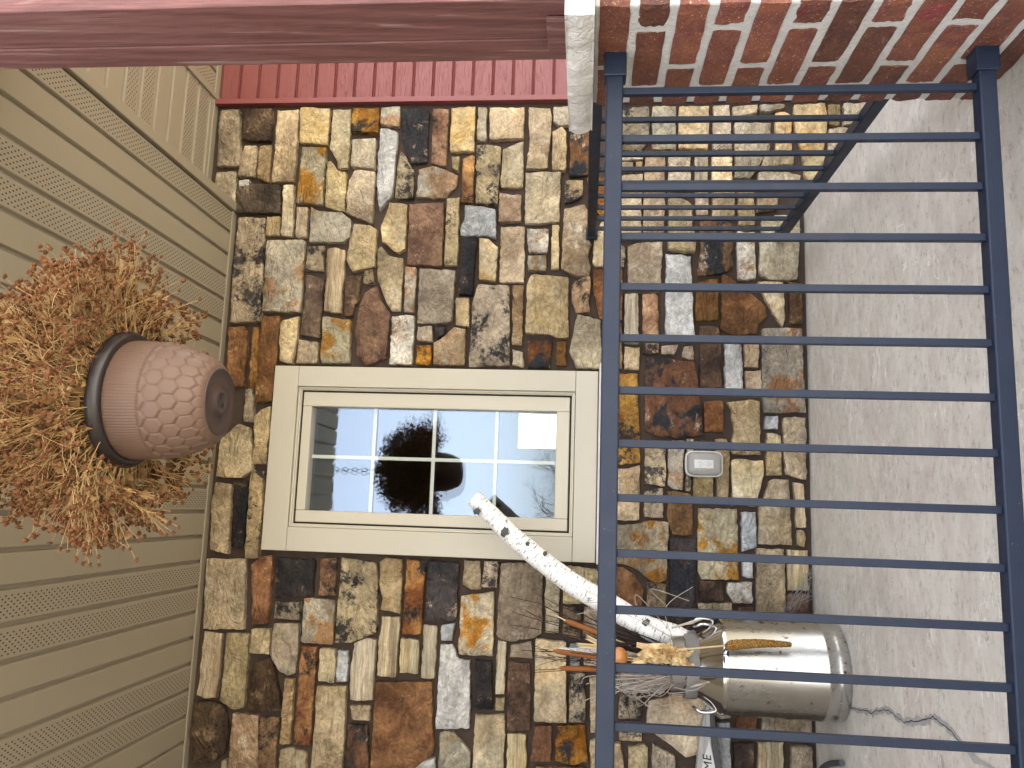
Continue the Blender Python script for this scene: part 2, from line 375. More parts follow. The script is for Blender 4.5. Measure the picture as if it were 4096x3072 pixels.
m = bpy.data.materials.new('clear_plastic'); m.use_nodes = True; q = m.node_tree; b = q.nodes['Principled BSDF']
b.inputs['Base Color'].default_value = (.62,.61,.57,1); b.inputs['Roughness'].default_value = .22
tr = q.nodes.new('ShaderNodeBsdfTransparent'); mx = q.nodes.new('ShaderNodeMixShader'); mx.inputs[0].default_value = .36
q.links.new(tr.outputs[0], mx.inputs[1]); q.links.new(b.outputs[0], mx.inputs[2]); q.links.new(mx.outputs[0], q.nodes['Material Output'].inputs[0]); M_CLEAR = m
t = NT('frosted_plastic', .4); t.col((.52,.51,.47)); M_FROST = t.m
t = NT('outlet_white', .4); t.col((.78,.78,.76)); M_OUTLET = t.m
t = NT('outlet_slot', .6); t.col((.02,.02,.02)); M_SLOT = t.m
t = NT('outlet_grey', .5); t.col((.16,.155,.145)); M_OBOX = t.m
t = NT('sign_wood', .8, 0, .2); co = t.coord('Object', (1.2, 6, 14)); t.col(t.mix(t.ramp(t.noise(co, 5, 7, .7), [(.35,0),(.65,1)]), (.30,.285,.27), (.52,.50,.475))); M_SIGN = t.m
t = NT('sign_panel', .8, 0, .2); co = t.coord('Object', (1.2, 6, 14)); t.col(t.mix(t.noise(co, 5, 5, .7), (.62,.61,.60), (.72,.71,.70))); M_SIGNP = t.m
t = NT('sign_ink', .7); t.col((.012,.012,.014)); M_INK = t.m
t = NT('bark_dark', .9, 0, .2); co = t.coord(); t.col(t.mix(t.noise(co, 30, 7, .7), (.045,.045,.047), (.16,.155,.155))); t.bump(t.noise(co, 45, 7, .7), .8, .012); M_BARK = t.m
t = NT('rubber_grey', .5); t.col((.075,.078,.085)); M_RUBBER = t.m
t = NT('cobweb', .9, 0, .1); t.col((.42,.40,.38)); M_WEB = t.m
t = NT('lawn', .95, 0, .1); co = t.coord(); t.col(t.mix(t.noise(co, .6, 9, .7), (.16,.14,.075), (.26,.22,.13))); M_LAWN = t.m
t = NT('bounce_concrete', .85, 0, .3); co = t.coord(); t.col(t.mix(t.noise(co, 3, 8, .7), (.42,.40,.37), (.52,.50,.46))); M_BOUNCE = t.m
t = NT('light_block_tan', .8); t.col((.31,.27,.21)); M_LIGHTBLOCK = t.m
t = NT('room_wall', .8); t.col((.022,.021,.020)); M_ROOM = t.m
t = NT('roof_dark', .9); t.col((.08,.075,.07)); M_ROOF = t.m
t = NT('tree_bark', .9); t.col((.060,.050,.042)); M_TREE = t.m

# ------------------------------------------------------------------ setting: ground, porch floor, house shell
m = MB(); m.add([(-400,-400,-.45),(400,-400,-.45),(400,400,-.45),(-400,400,-.45)], [(0,1,2,3)])
struct(m.build('ground', M_LAWN))
struct(bx('bounce_slab', M_BOUNCE, None, -1.2, 8, -16, -2.44, -.6, -.44, 0))  # unseen pale slab added to bounce sunlight up under the porch roof
fl = struct(bx('porch_floor', M_FLOOR, None, -4.2, 1.45, -2.42, 0.02, -.45, 0, .012, 3))
# crack running from the can towards the railing
cr = [(3405,2832),(3440,2838),(3475,2846),(3492,2856),(3510,2842),(3540,2838),(3565,2845),(3590,2868),(3620,2888),(3660,2884),(3700,2880),(3735,2866),(3770,2892),(3810,2925),(3850,2975),(3900,3030),(3990,3080)]
def ribbon(pts, wfun, z, mat, name, parent):
    m = MB(); P = [onZ(x, y, 0) for x, y in pts]; Q = []
    for a, b in zip(P[:-1], P[1:]):
        for k in range(4): Q.append(a.lerp(b, k/4) + Vector((rnd.uniform(-.003,.003), rnd.uniform(-.003,.003), 0)))
    Q.append(P[-1]); vs = []
    for i, p in enumerate(Q):
        tt = (Q[min(i+1,len(Q)-1)]-Q[max(i-1,0)]).normalized(); nn = Vector((-tt.y, tt.x, 0)); ww = wfun(i/(len(Q)-1))
        vs += [p+nn*ww*rnd.uniform(.5,1.3)+Vector((0,0,z)), p-nn*ww*rnd.uniform(.5,1.3)+Vector((0,0,z))]
    m.add(vs, [(2*i,2*i+1,2*i+3,2*i+2) for i in range(len(Q)-1)])
    return m.build(name, mat, parent, tuple(Q[0]))
ribbon(cr, lambda u: .011 if u < .95 else .006, .0015, M_PATCH, 'crack_filler', fl)
ribbon(cr[:15], lambda u: .0016, .0032, M_CRACK, 'crack', fl)

H1, H2 = 2.7261, 2.8732
WL, WR, WB, WT = -.2312, .6184, .9336, 2.4450         # outer edge of the window casing
# house shell (roof, room behind the window)
struct(bx('house_roof', M_ROOF, None, -7, 3.0, -1.84, 7.0, 2.95, 3.3, 0))
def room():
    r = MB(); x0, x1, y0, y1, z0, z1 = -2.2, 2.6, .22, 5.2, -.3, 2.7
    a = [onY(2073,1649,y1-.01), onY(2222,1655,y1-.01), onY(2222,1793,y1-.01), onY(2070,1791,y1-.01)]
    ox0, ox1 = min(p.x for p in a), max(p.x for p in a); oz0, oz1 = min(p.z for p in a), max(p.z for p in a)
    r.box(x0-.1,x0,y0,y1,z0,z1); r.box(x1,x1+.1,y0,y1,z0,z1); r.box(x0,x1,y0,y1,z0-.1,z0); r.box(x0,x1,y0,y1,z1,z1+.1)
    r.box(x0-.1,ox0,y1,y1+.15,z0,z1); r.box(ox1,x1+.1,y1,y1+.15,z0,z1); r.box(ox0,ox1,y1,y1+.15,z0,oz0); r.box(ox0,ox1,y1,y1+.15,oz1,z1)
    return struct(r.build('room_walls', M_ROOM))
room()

struct(bx('light_block_wall', M_LIGHTBLOCK, None, -2.5, -2.1, -5.2, -.05, -.45, 2.94, 0))  # unseen wall added to block light from the left and darken that side
# ------------------------------------------------------------------ stone wall
TILE = {}
STONES = '''
00 T 1905,955 2070,945 2065,1430 1870,1430 1890,1100
00 D 2100,940 2350,935 2340,1215 2095,1205
00 T 2110,1255 2212,1250 2215,1400 2195,1525 2055,1520 2070,1400
00 G 1870,1485 2035,1478 2030,1775 1880,1775 1850,1600
00 W 2060,1555 2150,1550 2155,1600 2060,1620
01 T 185,950 365,940 325,1565 135,1575
01 T 30,1260 135,1250 110,1570 8,1535 20,1380
01 Y 385,925 640,935 615,1245 372,1225
01 M 400,1265 605,1270 570,1764 345,1750 370,1550 385,1400
01 G 665,950 820,935 790,1450 705,1455 690,1370 640,1290 650,1130
01 T 615,1395 645,1390 700,1465 780,1490 765,1824 595,1789
01 O 835,935 1060,925 1050,1145 815,1130
01 M 1080,925 1245,920 1235,1095 1075,1075
01 G 825,1205 1030,1190 1020,1450 815,1435
01 P 850,1465 1025,1475 1005,1929 775,1839 800,1550
01 W 1075,1105 1140,1105 1225,1140 1178,1690 1065,1819 1040,1600
01 K 1265,940 1495,940 1475,1400 1340,1415 1290,1270 1255,1150
01 S 1235,1340 1255,1305 1370,1480 1355,1715 1200,1710 1215,1480
01 O 1530,940 1665,940 1640,1435 1510,1405
01 M 1405,1470 1530,1435 1640,1465 1750,1515 1735,1600 1640,1705 1385,1700
01 Y 1690,935 1895,920 1880,1305 1675,1300
01 T 1690,1350 1755,1350 1750,1480 1690,1440
01 O 1785,1370 1870,1330 1890,1350 1870,1755 1775,1745
01 G 1920,925 1995,925 1985,1215 1905,1205
01 Y 2020,930 2320,920 2310,1185 2020,1205
01 S 1905,1250 1985,1240 2115,1265 2085,1760 1900,1755
01 G 2135,1290 2312,1220 2305,1615 2125,1620 2110,1590
02 T 145,925 330,930 345,1000 305,1450 120,1455 150,1250
02 Y 360,920 520,920 520,1075 400,1080 355,1045
02 T 350,1130 430,1090 470,1140 465,1465 345,1470
02 F 505,910 700,930 680,1505 497,1515
02 G 115,1485 425,1480 405,1915 110,1930
02 S 455,1565 615,1555 610,1690 530,1740 455,1750
02 O 650,1530 690,1520 830,1520 830,1860 760,1870 665,1725
12 P -110,5 80,20 75,245 -120,255
12 P 450,145 630,105 665,170 660,400 690,450 655,550 680,640 665,725 570,725 425,665
12 V 130,315 320,320 300,525 145,525
12 T 345,285 405,280 405,660 335,660
12 M 135,540 295,545 290,680 135,675
12 T -95,300 110,297 105,780 -110,780
12 Y 710,420 770,260 840,250 900,640 720,640 695,600
12 R 700,665 955,665 955,1100 760,1095 735,1000 705,850
12 T 150,740 190,710 485,730 490,1260 380,1255 315,1225 115,1220 130,800
12 O 520,800 545,770 600,740 675,725 670,1035 555,1045 515,940
12 G 565,1060 765,1105 775,1520 555,1520 495,1375 515,1280
12 P 5,800 98,800 85,1330 0,1325
12 F 135,1285 350,1278 325,1520 135,1515
12 R 385,1290 470,1290 470,1500 375,1495
12 T 0,1355 95,1385 100,1515 0,1490
11 D -182,-20 -100,-80 205,-65 210,180 -180,180
11 T 95,212 205,207 195,375 78,375
11 Y 238,-55 330,-60 310,380 213,370
11 T 350,125 450,130 430,385 340,390
11 M 475,125 540,165 735,170 815,230 810,390 745,430 460,430 470,200
11 S -160,215 72,215 50,800 35,1120 -225,1125 -200,600
11 M 90,410 420,412 380,1040 50,1030
11 S 440,465 590,465 580,680 425,675
11 L 615,490 680,475 770,500 735,1045 588,1025
11 D 435,715 585,740 550,1260 380,1235 415,1000 425,800
11 G 845,270 985,285 1040,320 1020,640 830,690 785,600 790,510
11 Y 1150,85 1305,105 1285,490 1225,525 1090,430 1070,310
11 R 1325,100 1625,95 1605,635 1300,620
11 S 1650,60 1760,50 1735,635 1625,625
11 B 1805,110 1990,130 2065,145 2072,390 1960,370 1765,375 1765,320 1800,240
11 K 1795,395 1905,395 1865,890 1750,885 1770,520
11 Y 1930,400 2010,405 2090,475 2065,765 1925,755
11 S 935,675 1010,665 1020,790 925,790
11 D 775,725 910,722 880,950 850,970 835,1070 757,1065
11 G 1050,500 1080,465 1150,550 1265,570 1275,620 1245,1030 1165,1025 1100,890 1050,750
11 M 1290,640 1380,650 1365,1045 1275,1035
11 G 1410,655 1720,675 1690,1120 1600,1130 1390,1135
11 R 940,870 1045,812 1075,930 1155,1050 1120,1435 935,1500 860,1390 850,1200 890,1000
11 V 1175,1070 1365,1063 1345,1490 1150,1485
11 T 1395,1160 1520,1155 1525,1295 1392,1280
11 K 1545,1150 1635,1165 1620,1230 1560,1265
11 P 1535,1300 1620,1250 1710,1165 1810,1185 1795,1495 1530,1490
11 T 1725,910 1840,915 1838,1160 1725,1150
11 O 1385,1320 1515,1320 1510,1490 1380,1485
11 S 1920,800 2185,800 2190,1495 1840,1510 1870,960
11 M 575,1075 815,1105 800,1475 565,1475 550,1390 570,1280
11 T 365,1270 535,1295 525,1475 340,1475
11 T 235,1105 365,1070 355,1200 310,1480 200,1460 205,1130
11 R 45,1065 205,1070 140,1810 -15,1810 10,1500
10 R 1975,1165 2110,1158 2140,1200 2100,1680 1950,1680
10 O 2185,1170 2240,1165 2210,1720 2140,1720
20 S 2120,45 2195,45 2180,330 2100,325
20 T 1900,480 2060,340 2150,370 2175,600 2175,740 2080,810 1860,800
20 T 1860,845 2000,865 1970,1475 1815,1430 1820,1100
20 K 2025,835 2135,840 2105,1410 2040,1425 2000,1400
20 S 2165,735 2275,750 2230,1505 2120,1505 2140,1000
21 T -15,280 40,220 128,190 85,695 -30,690
21 R 40,1490 140,1478 100,2070 -40,2080 -40,1560
21 K 175,1495 505,1520 490,1825 160,1855
21 O 555,1515 695,1500 680,1830 540,1820
21 S 735,1500 880,1520 1030,1550 1050,1700 1040,2145 820,2235 680,2235
21 T 1065,1540 1120,1500 1265,1520 1245,1985 1075,1950 1095,1850 1070,1760
21 O 1300,1515 1465,1535 1420,2160 1265,2160
21 K 1485,1525 1755,1550 1725,2030 1700,2050 1460,2050
21 P 1800,1520 1935,1530 1945,1775 1860,1775 1780,1735
21 S 1970,1530 2085,1535 2080,1760 1950,1760
32 P -95,-110 40,-115 265,-100 255,500 200,530 0,570 -100,550 -140,500
30 T 1785,-150 2120,-150 2100,465 1745,460
30 L 1755,480 1915,500 1865,1055 1800,1060 1700,1030 1740,650
30 G 1960,490 2150,505 2130,750 2100,1145 1990,1150 1895,1080 1940,700
31 G -45,460 115,455 105,680 -60,670
30 D 1680,1100 1790,1085 1915,1110 1970,1330 1940,1530 1830,1615 1655,1620 1630,1400
31 P -210,1190 15,1210 5,1700 -245,1700
30 G 1910,1600 1955,1595 1950,1700 1905,1700
31 D -40,760 110,710 160,850 215,1165 -80,1170 -60,1000
31 G 155,410 365,412 355,700 335,840 265,865 200,830 120,690
31 S 165,225 370,228 365,380 148,370
31 M 415,198 590,200 680,225 655,600 385,570
31 P 250,885 330,888 290,1460 195,1455
31 O 390,605 525,615 495,1000 460,1475 320,1465 350,1100
31 T 550,630 685,635 670,930 535,910
31 B 705,645 795,650 785,915 692,920
31 T 525,955 780,950 740,1700 470,1700
31 L 845,580 950,538 1035,560 1005,1075 810,1070 815,800
31 L 1080,355 1240,360 1205,880 1040,860
31 L 1250,540 1330,540 1410,560 1395,850 1238,840
31 L 1450,420 1560,430 1540,885 1425,880
31 B 1600,430 1720,410 1690,565 1595,560
31 W 1590,595 1690,590 1750,720 1848,730 1845,1315 1550,1325
31 M 1770,175 2055,135 2045,695 1750,675
31 K 1890,730 2030,740 2040,1155 1870,1150
31 L 2090,560 2165,575 2145,1020 2065,1025
31 T 2070,1055 2145,1055 2140,1170 2065,1165
31 R 1035,920 1515,920 1525,1540 1330,1700 985,1700
31 T 805,1120 985,1115 975,1255 825,1245
31 F 790,1280 960,1290 970,1700 770,1700
31 W 1385,1610 1545,1575 1545,1700 1380,1700
31 M 1590,1350 1700,1345 1850,1530 1850,1700 1570,1700
31 Y 1890,1200 2150,1200 2135,1700 1870,1700
31 O 25,1225 195,1222 160,1700 -10,1700
31 G 200,1510 300,1485 430,1530 430,1700 190,1700
31 L 2170,1370 2335,1375 2330,1700 2165,1700
32 D -35,740 155,755 160,1335 -45,1345
32 T -15,600 165,565 178,715 -20,700
32 Y 205,545 470,580 470,1275 187,1260
32 G 290,-90 415,-80 405,495 285,490
32 G 440,-90 735,-60 740,100 600,240 440,240
32 S 440,265 600,270 590,550 440,510
32 P 625,270 770,265 770,545 610,520
32 B 500,590 590,590 585,780 500,780
32 T 620,690 830,690 830,780 620,775
32 S 500,850 630,850 635,1270 490,1260
32 G 670,880 755,870 820,870 820,1360 680,1360
32 R 195,1300 340,1300 335,1605 160,1605
32 O 385,1300 630,1295 650,1610 540,1635 375,1600
32 T 670,1430 760,1415 820,1700 680,1700
32 R 200,1645 640,1660 640,1700 200,1700
32 R 880,-80 960,-75 1060,-10 1140,120 1120,260 880,260
32 S 1165,55 1335,75 1330,330 1165,265
32 K 1362,-335 1590,-320 1585,400 1560,560 1370,530
32 D 1620,40 1825,50 1825,220 1620,205
32 V 1870,60 2080,55 2080,240 1920,240 1860,150
32 G 1610,240 1905,235 1905,340 1610,330
32 T 2110,-240 2350,-230 2370,340 2120,340
32 D 1960,270 2085,270 2085,350 1950,350
32 B 940,850 1330,850 1320,1010 960,1010
32 S 930,1040 1120,1045 1120,1235 920,1230
32 Y 1180,1085 1500,1020 1600,1040 1680,1120 1640,1330 1620,1550 1500,1570 1280,1400 1160,1290
32 S 930,1270 1120,1270 1120,1430 930,1420
32 T 1000,1480 1150,1455 1175,1490 1170,1700 1010,1700
32 T 860,1440 940,1445 980,1700 860,1700
32 G 1215,1450 1410,1560 1415,1700 1215,1700
32 G 1740,1140 1890,1150 1890,1230 1810,1240 1735,1190
32 B 1770,1275 1885,1270 1895,1700 1790,1700 1760,1400
32 R 1940,1190 2115,1195 2115,1390 1940,1390
32 D 1920,1455 2090,1455 2090,1700 1920,1700
32 L 2130,1440 2350,1440 2345,1700 2130,1700
33 T 210,1475 385,1480 390,1700 205,1700
33 G -50,1190 380,1215 385,1400 -50,1400
22 O 880,-94 1085,-90 1108,680 1060,690 880,690
22 F 1165,-235 1240,-240 1575,-190 1600,-60 1640,250 1650,445 1420,465 1240,450 1150,400 1150,-100
22 R 1660,150 1820,142 1830,415 1660,410
22 T 1860,155 2050,132 2140,150 2150,610 1950,610 1890,590 1920,380 1905,220
22 S 1150,490 1330,490 1325,885 1150,860
22 M 1355,490 1490,490 1490,560 1475,915 1390,905 1350,870
22 P 880,740 1030,720 1105,700 1100,1170 1040,1180 880,1180
22 S 1150,925 1305,900 1312,1155 1145,1150
22 R 1345,925 1400,920 1555,955 1565,1300 1480,1310 1390,1300 1340,1150
22 M 880,1215 1040,1215 1200,1180 1360,1195 1335,1659 1330,1700 1240,1730 1100,1620 1000,1570 880,1540
22 T 1570,790 1735,790 1740,1035 1565,1030
22 P 1760,475 1855,475 1880,600 1870,1035 1775,1035 1770,760
22 S 1512,475 1570,475 1540,930 1505,925
22 D 1620,480 1730,480 1730,660 1620,660
22 Y 1900,655 1960,645 2170,660 2178,760 2125,1000 2110,1060 1910,1050
22 M 1610,1075 1945,1080 1955,1690 1640,1690 1605,1620
22 B 1985,1110 2105,1105 2118,1410 1990,1450
22 W 1995,1490 2090,1490 2085,1680 1995,1665
23 B -20,275 88,272 85,390 -25,385
23 T -5,420 60,425 110,450 128,790 -15,795
23 G 135,290 235,280 330,290 330,825 230,805 165,780 140,600
23 G 10,840 60,820 178,825 215,1395 -80,1385 -75,1050 -30,1000
23 L 220,850 310,865 330,1240 250,1240 240,1000
23 T 260,1265 310,1265 335,1350 320,1410 260,1395
23 L 165,1430 345,1440 355,1785 175,1785
33 R 180,160 350,160 355,330 165,320
13 M -50,1180 295,1178 310,1600 335,1905 -30,1905 -50,1700
12 G 1000,470 1080,440 1300,428 1285,860 1000,860
12 S 880,460 975,460 970,640 880,650
12 T 1355,45 1440,50 1520,75 1555,110 1560,250 1590,400 1585,515 1500,510 1350,490
12 W 1330,530 1550,550 1560,1000 1585,1290 1330,1285
12 F 1620,255 1700,245 1860,255 1905,285 1915,500 1905,650 1820,700 1610,725 1630,500
12 V 1950,330 2000,345 2095,345 2100,430 2110,745 1955,755 1945,500
13 G -55,250 60,200 275,205 272,480 255,750 20,755 -75,700
12 R 1590,785 1690,755 1780,745 1780,1115 1590,1110
12 R 1810,720 1840,708 1945,785 2100,900 2200,990 2212,1060 2130,1150 2120,1225 1920,1235 1800,1190 1810,1000
12 Y 2125,775 2345,775 2362,1100 2345,1165 2280,1070 2225,980 2170,870
13 R 175,770 295,790 305,1140 195,1140
12 L 975,875 1090,875 1095,1305 970,1300
12 O 1130,880 1230,870 1265,900 1270,1390 1130,1390
12 P 1295,1330 1440,1315 1400,1405 1290,1400
12 P 1490,1335 1565,1325 1575,1455 1465,1420
12 D 1620,1160 1700,1150 1790,1165 1805,1300 1815,1690 1625,1690
12 W 1840,1265 1985,1265 1995,1700 1845,1700
12 T 2015,1290 2135,1290 2135,1515 2010,1510
12 P 2015,1545 2155,1540 2160,1705 2020,1700
12 T 975,1335 1105,1340 1100,1535 970,1530
12 O 880,1130 950,1130 958,1525 880,1530
02 S 880,925 1185,925 1185,1200 1120,1300 880,1290
02 M 1215,920 1415,920 1420,1290 1212,1285
02 Y 1445,915 1705,910 1695,1285 1440,1275
02 T 1740,905 1880,900 1905,1290 1735,1290
02 Y 1905,920 2125,900 2120,970 1905,1010
02 G 1925,1055 2240,1055 2225,1300 2140,1420 2060,1540 1925,1535
03 M -70,905 145,895 140,930 20,960 -60,960
03 Y 65,975 145,960 205,1000 205,1300 70,1300
03 Y 225,905 490,895 510,970 510,1120 480,1300 300,1300 235,1120
03 T 520,900 620,900 625,1080 530,1070
03 Y 655,890 900,880 890,1000 720,1070 655,1080
03 T 530,1110 640,1095 800,1110 700,1320 520,1320
03 T -30,1340 225,1340 225,1410 -60,1450
03 Y 300,1330 500,1330 420,1620 330,1530 310,1400
03 T -80,1490 180,1480 290,1510 270,1580 -80,1600
02 P 880,1330 1135,1330 1130,1378 880,1385
02 T 880,1400 1050,1398 1045,1488 880,1490
02 T 1070,1398 1132,1395 1128,1480 1068,1485
02 G 880,1515 1130,1500 1118,1730 1120,2060 880,2070
02 P 1150,1330 1320,1330 1318,2010 1133,2010 1140,1700
02 T 1355,1310 1550,1310 1540,1660 1350,1660
02 L 1585,1310 1690,1310 1690,1580 1580,1580
02 Y 1730,1315 1900,1315 1905,1590 1730,1590
12 T 1735,-30 1925,-35 1925,200 1735,215
12 P 1585,-50 1695,-50 1695,195 1600,200 1585,100
12 T 1950,-50 2095,-50 2095,285 1960,285
12 T 2120,30 2300,20 2300,130 2120,160
'''
wall = thing('stone_wall', 'tan, rust and grey rubble stone wall with dark brown mortar behind the porch', 'wall', (0,0,0))
# mortar bed: wall slab with the window opening
XJ = 1.945
mb = MB()
for x0,x1,z0,z1 in ((-4.2,WL+.03,-.45,2.86),(WR-.03,XJ,-.45,2.90),(WL+.03,WR-.03,-.45,WB+.04),(WL+.03,WR-.03,WT-.03,2.86)):
    mb.box(x0,x1,0,.2,z0,z1)
mb.build('mortar', M_MORTAR, wall, (0,0,0))

def stone_mesh(poly, th, rng):
    # poly: list of (X, Z) world, returns MB and centre
    A = sum(poly[i][0]*poly[(i+1)%len(poly)][1]-poly[(i+1)%len(poly)][0]*poly[i][1] for i in range(len(poly)))
    if A < 0: poly = poly[::-1]
    cx = sum(p[0] for p in poly)/len(poly); cz = sum(p[1] for p in poly)/len(poly)
    pts = []; n = len(poly); off = rng.random()*90
    for i in range(n):
        a, b, z = Vector(poly[i]), Vector(poly[(i+1)%n]), Vector(poly[i-1])
        L = (b-a).length; k = max(2, min(16, int(L/.016)))
        e = (b-a)/L; pr = Vector((-e.y, e.x))
        for j in range(k):
            u = j/k
            if j == 0:
                e2 = (z-a).normalized(); p = a + (e+e2)*min(.0012, L*.05)*rng.uniform(-.3,1.4)   # slightly chipped corner
            else:
                p = a + e*(L*u) + pr*(rng.gauss(0,.0013) + .0040*mnoise.noise(Vector((off+u*L*16, i*7.3, 3.1))))
            pts.append(p)
    N = len(pts); c = Vector((cx, cz))
    m = MB(); vs = []
    tilt = (rng.uniform(-.04,.04), rng.uniform(-.04,.04)); rough = rng.choice((.25,.5,1.0,1.3))
    def hgt(p, amt):
        q = Vector((p.x*13+off, p.y*13, off)); f = mnoise.noise(q) + .6*mnoise.noise(q*2.3)
        f = math.floor(f*3.0)/3.0*.6 + f*.4                       # cleft ledges
        return th + (p.x-cx)*tilt[0] + (p.y-cz)*tilt[1] + amt*f*rough
    rings = [(0, None), (0, .0028), (.0028, .0003), (.30, .008), (.52, .009), (.76, .009)]
    for fr, am in rings:
        for p in pts:
            dv = c-p
            if am is None: vs.append((p.x, .004, p.y)); continue
            q = p if fr == 0 else (p + dv.normalized()*min(fr*rng.uniform(.6,1.6), dv.length*.3) if fr < .01 else p.lerp(c, fr+rng.uniform(-.05,.05)))
            y = -hgt(q, .007) + (am*rng.uniform(.5,1.4) if fr < .01 else 0)
            vs.append((q.x, y, q.y))
    vs.append((cx, -hgt(c,.008), cz))
    def ring(a, b): return [(a*N+i, a*N+(i+1)%N, b*N+(i+1)%N, b*N+i) for i in range(N)]
    m.add(vs, ring(0,1))
    K = len(rings)
    for a in range(1, K-1):
        for f in ring(a,a+1): m.f.append(f); m.sm.append(a > 1); m.uv.append(None)
    for i in range(N): m.f.append(((K-1)*N+i, (K-1)*N+(i+1)%N, K*N)); m.sm.append(True); m.uv.append(None)
    return m, (cx, 0, cz)
rs = random.Random(11)
for line in STONES.strip().splitlines():
    tl, kind, *pp = line.split()
    oy, ox = int(tl[0])*768, int(tl[1])*1024
    th = rs.uniform(.026, .040)
    poly = []
    for s in pp:
        a, b = s.split(','); P = onY(ox+float(a)/2.1602, oy+float(b)/2.1602, -th); poly.append((P.x, P.z))
    m, c = stone_mesh(poly, th, rs)
    m.build('stone', SM[kind], wall, c)

# ------------------------------------------------------------------ red lap siding to the right of the stone
sid = thing('lap_siding_wall', 'brick-red horizontal lap siding beside the stone wall, behind the wooden post', 'siding', (2.5,0,0))
z0 = onY(1033, 330, -.01).z; EXP = .0991
mshare = None
ztop = z0 + EXP*2
k = 0
prof = [(0,-.003),(.004,-.003),(.008,-.007),(.012,-.013),(.016,-.0170),(.0975,-.0215),(.0988,-.0200),(.0991,-.003)]
for k in range(-2, 26):
    zt = z0 - EXP*k
    if zt < -.4: break
    if mshare is None:
        m = MB(); vs = []
        for d, y in prof: vs += [(-.55, y, -d), (1.4, y, -d)]
        m.add(vs, [(2*i, 2*i+1, 2*i+3, 2*i+2)[::-1] for i in range(len(prof)-1)])
        for i in range(len(m.sm)): m.sm[i] = i < 4
        o = m.build('plank', M_SIDING, sid); mshare = o.data
    else:
        o = bpy.data.objects.new('plank', mshare); COL.objects.link(o); o.parent = sid
    o.location = (0, 0, zt)
bx('backing', M_REDTRIM, sid, XJ+.004, 3.9, .004, .2, -.45, 2.9, 0)
bx('corner_channel', M_REDTRIM, sid, XJ, XJ+.026, -.042, 0, -.4, H2-.004, .002)

# ------------------------------------------------------------------ porch ceiling
ceil = struct(bx('porch_ceiling', M_SOF, None, -4.2, 1.384, -1.84, 0, H1+.02, H1+.06, 0))
SW = .1119
strip = {}
def strip_mesh(w, L, perf):
    key = (round(w,4), round(L,3), perf)
    if key not in strip:
        m = MB(); g = .0095
        pr = [(0, .014), (g*.6, .014), (g, .001), (g+.002, 0), (w-g-.002, 0), (w-g, .001), (w-g*.6, .014), (w, .014)]
        vs = []
        for x, z in pr: vs += [(x, 0, z), (x, L, z)]
        m.add(vs, [(2*i, 2*i+1, 2*i+3, 2*i+2) for i in range(len(pr)-1)])
        me_o = m.build('soffit_strip', M_SOFP if perf else M_SOF); strip[key] = me_o.data
        bpy.data.objects.remove(me_o)
    return strip[key]
def place(me, loc, rz, parent, name='soffit_strip'):
    o = bpy.data.objects.new(name, me); COL.objects.link(o); o.parent = parent
    o.location = Vector(loc) - WPOS[parent.name]; o.rotation_euler = (0,0,rz); return o
for k in range(-1, 48):
    x1 = 1.2723 - SW*k; x0 = x1 - SW
    perf = k % 4 in (2, 3)
    place(strip_mesh(SW, 1.82, perf), (x0, -1.835, H1), 0, ceil)
bx('ceiling_trim', M_SOF, ceil, 1.386, 1.43, -1.835, -.001, H1-.012, H2+.03, .003)
bx('wall_channel', M_SOF, ceil, -4.2, 1.384, -.044, -.001, H1-.005, H1+.004, .001)
# higher soffit to the right, boards parallel to the wall
hi = struct(bx('eave_soffit', M_SOF, None, 1.43, 3.4, -1.84, 0, H2+.02, H2+.06, 0))
SY = .1165
for k in range(0, 16):
    y1 = -.081 - SY*(k-1); y1 = min(y1, 0) if k == 0 else y1
    ya = -.081 - SY*k
    if k == 0:
        m = MB(); 
    perf = (k-1) % 4 in (0, 1) and k > 0
    me = strip_mesh(SY, 1.975-1.431, perf)
    # local x across -> world +Y ; local y along -> world -X
    place(me, (1.975, ya, H2), math.pi/2, hi)
bx('soffit_trim', M_SOF, hi, 1.972, 2.0, -1.835, -.001, H2-.010, H2+.02, .003)
for k in range(12):
    place(strip_mesh(SW, 1.82, True), (2.0+SW*k, -1.835, H2), 0, hi)
bx('wall_channel', M_SOF, hi, 1.43, 3.4, -.044, -.001, H2-.005, H2+.003, .001)

# ------------------------------------------------------------------ window
win = thing('window', 'beige casement window with white grilles reflecting sky and hanging basket', 'window', (.194,0,WB))
CW = .0876
YC0, YC1 = -.052, .02
# mitre-less casing: head and sill boards run the full width
zc0, zc1 = onY(2298,1800,YC0).z, onY(1179,1700,YC0).z     # inner ends of head / sill boards
bx('casing_board', M_CASINGX, win, WL, WR, YC0, YC1, zc1, WT, .003)
bx('casing_board', M_CASINGX, win, WL, WR, YC0, YC1, WB, zc0, .003)
ys = onY(1500,1550,YC0).x; yl = onY(1500,2120,YC0).x
bx('casing_board', M_CASING, win, WL, yl, YC0, YC1, zc0+.001, zc1-.001, .003)
bx('casing_board', M_CASING, win, ys, WR, YC0, YC1, zc0+.001, zc1-.001, .003)
bx('sill', M_SILL, win, WL-.005, WR+.03, -.085, 0, WB-.047, WB-.003, .005)
def frame(name, mat, x0,x1,z0,z1, wv, y0, y1, bev=.002):
    m = MB()
    m.box(x0,x1,y0,y1,z1-wv,z1); m.box(x0,x1,y0,y1,z0,z0+wv); m.box(x0,x0+wv,y0,y1,z0+wv,z1-wv); m.box(x1-wv,x1,y0,y1,z0+wv,z1-wv)
    return m.build(name, mat, win, ((x0+x1)/2,(y0+y1)/2,(z0+z1)/2), bev)
frame('outer_frame', M_SASH, yl+.001, ys-.001, zc0+.002, zc1-.002, .009, -.040, .03)
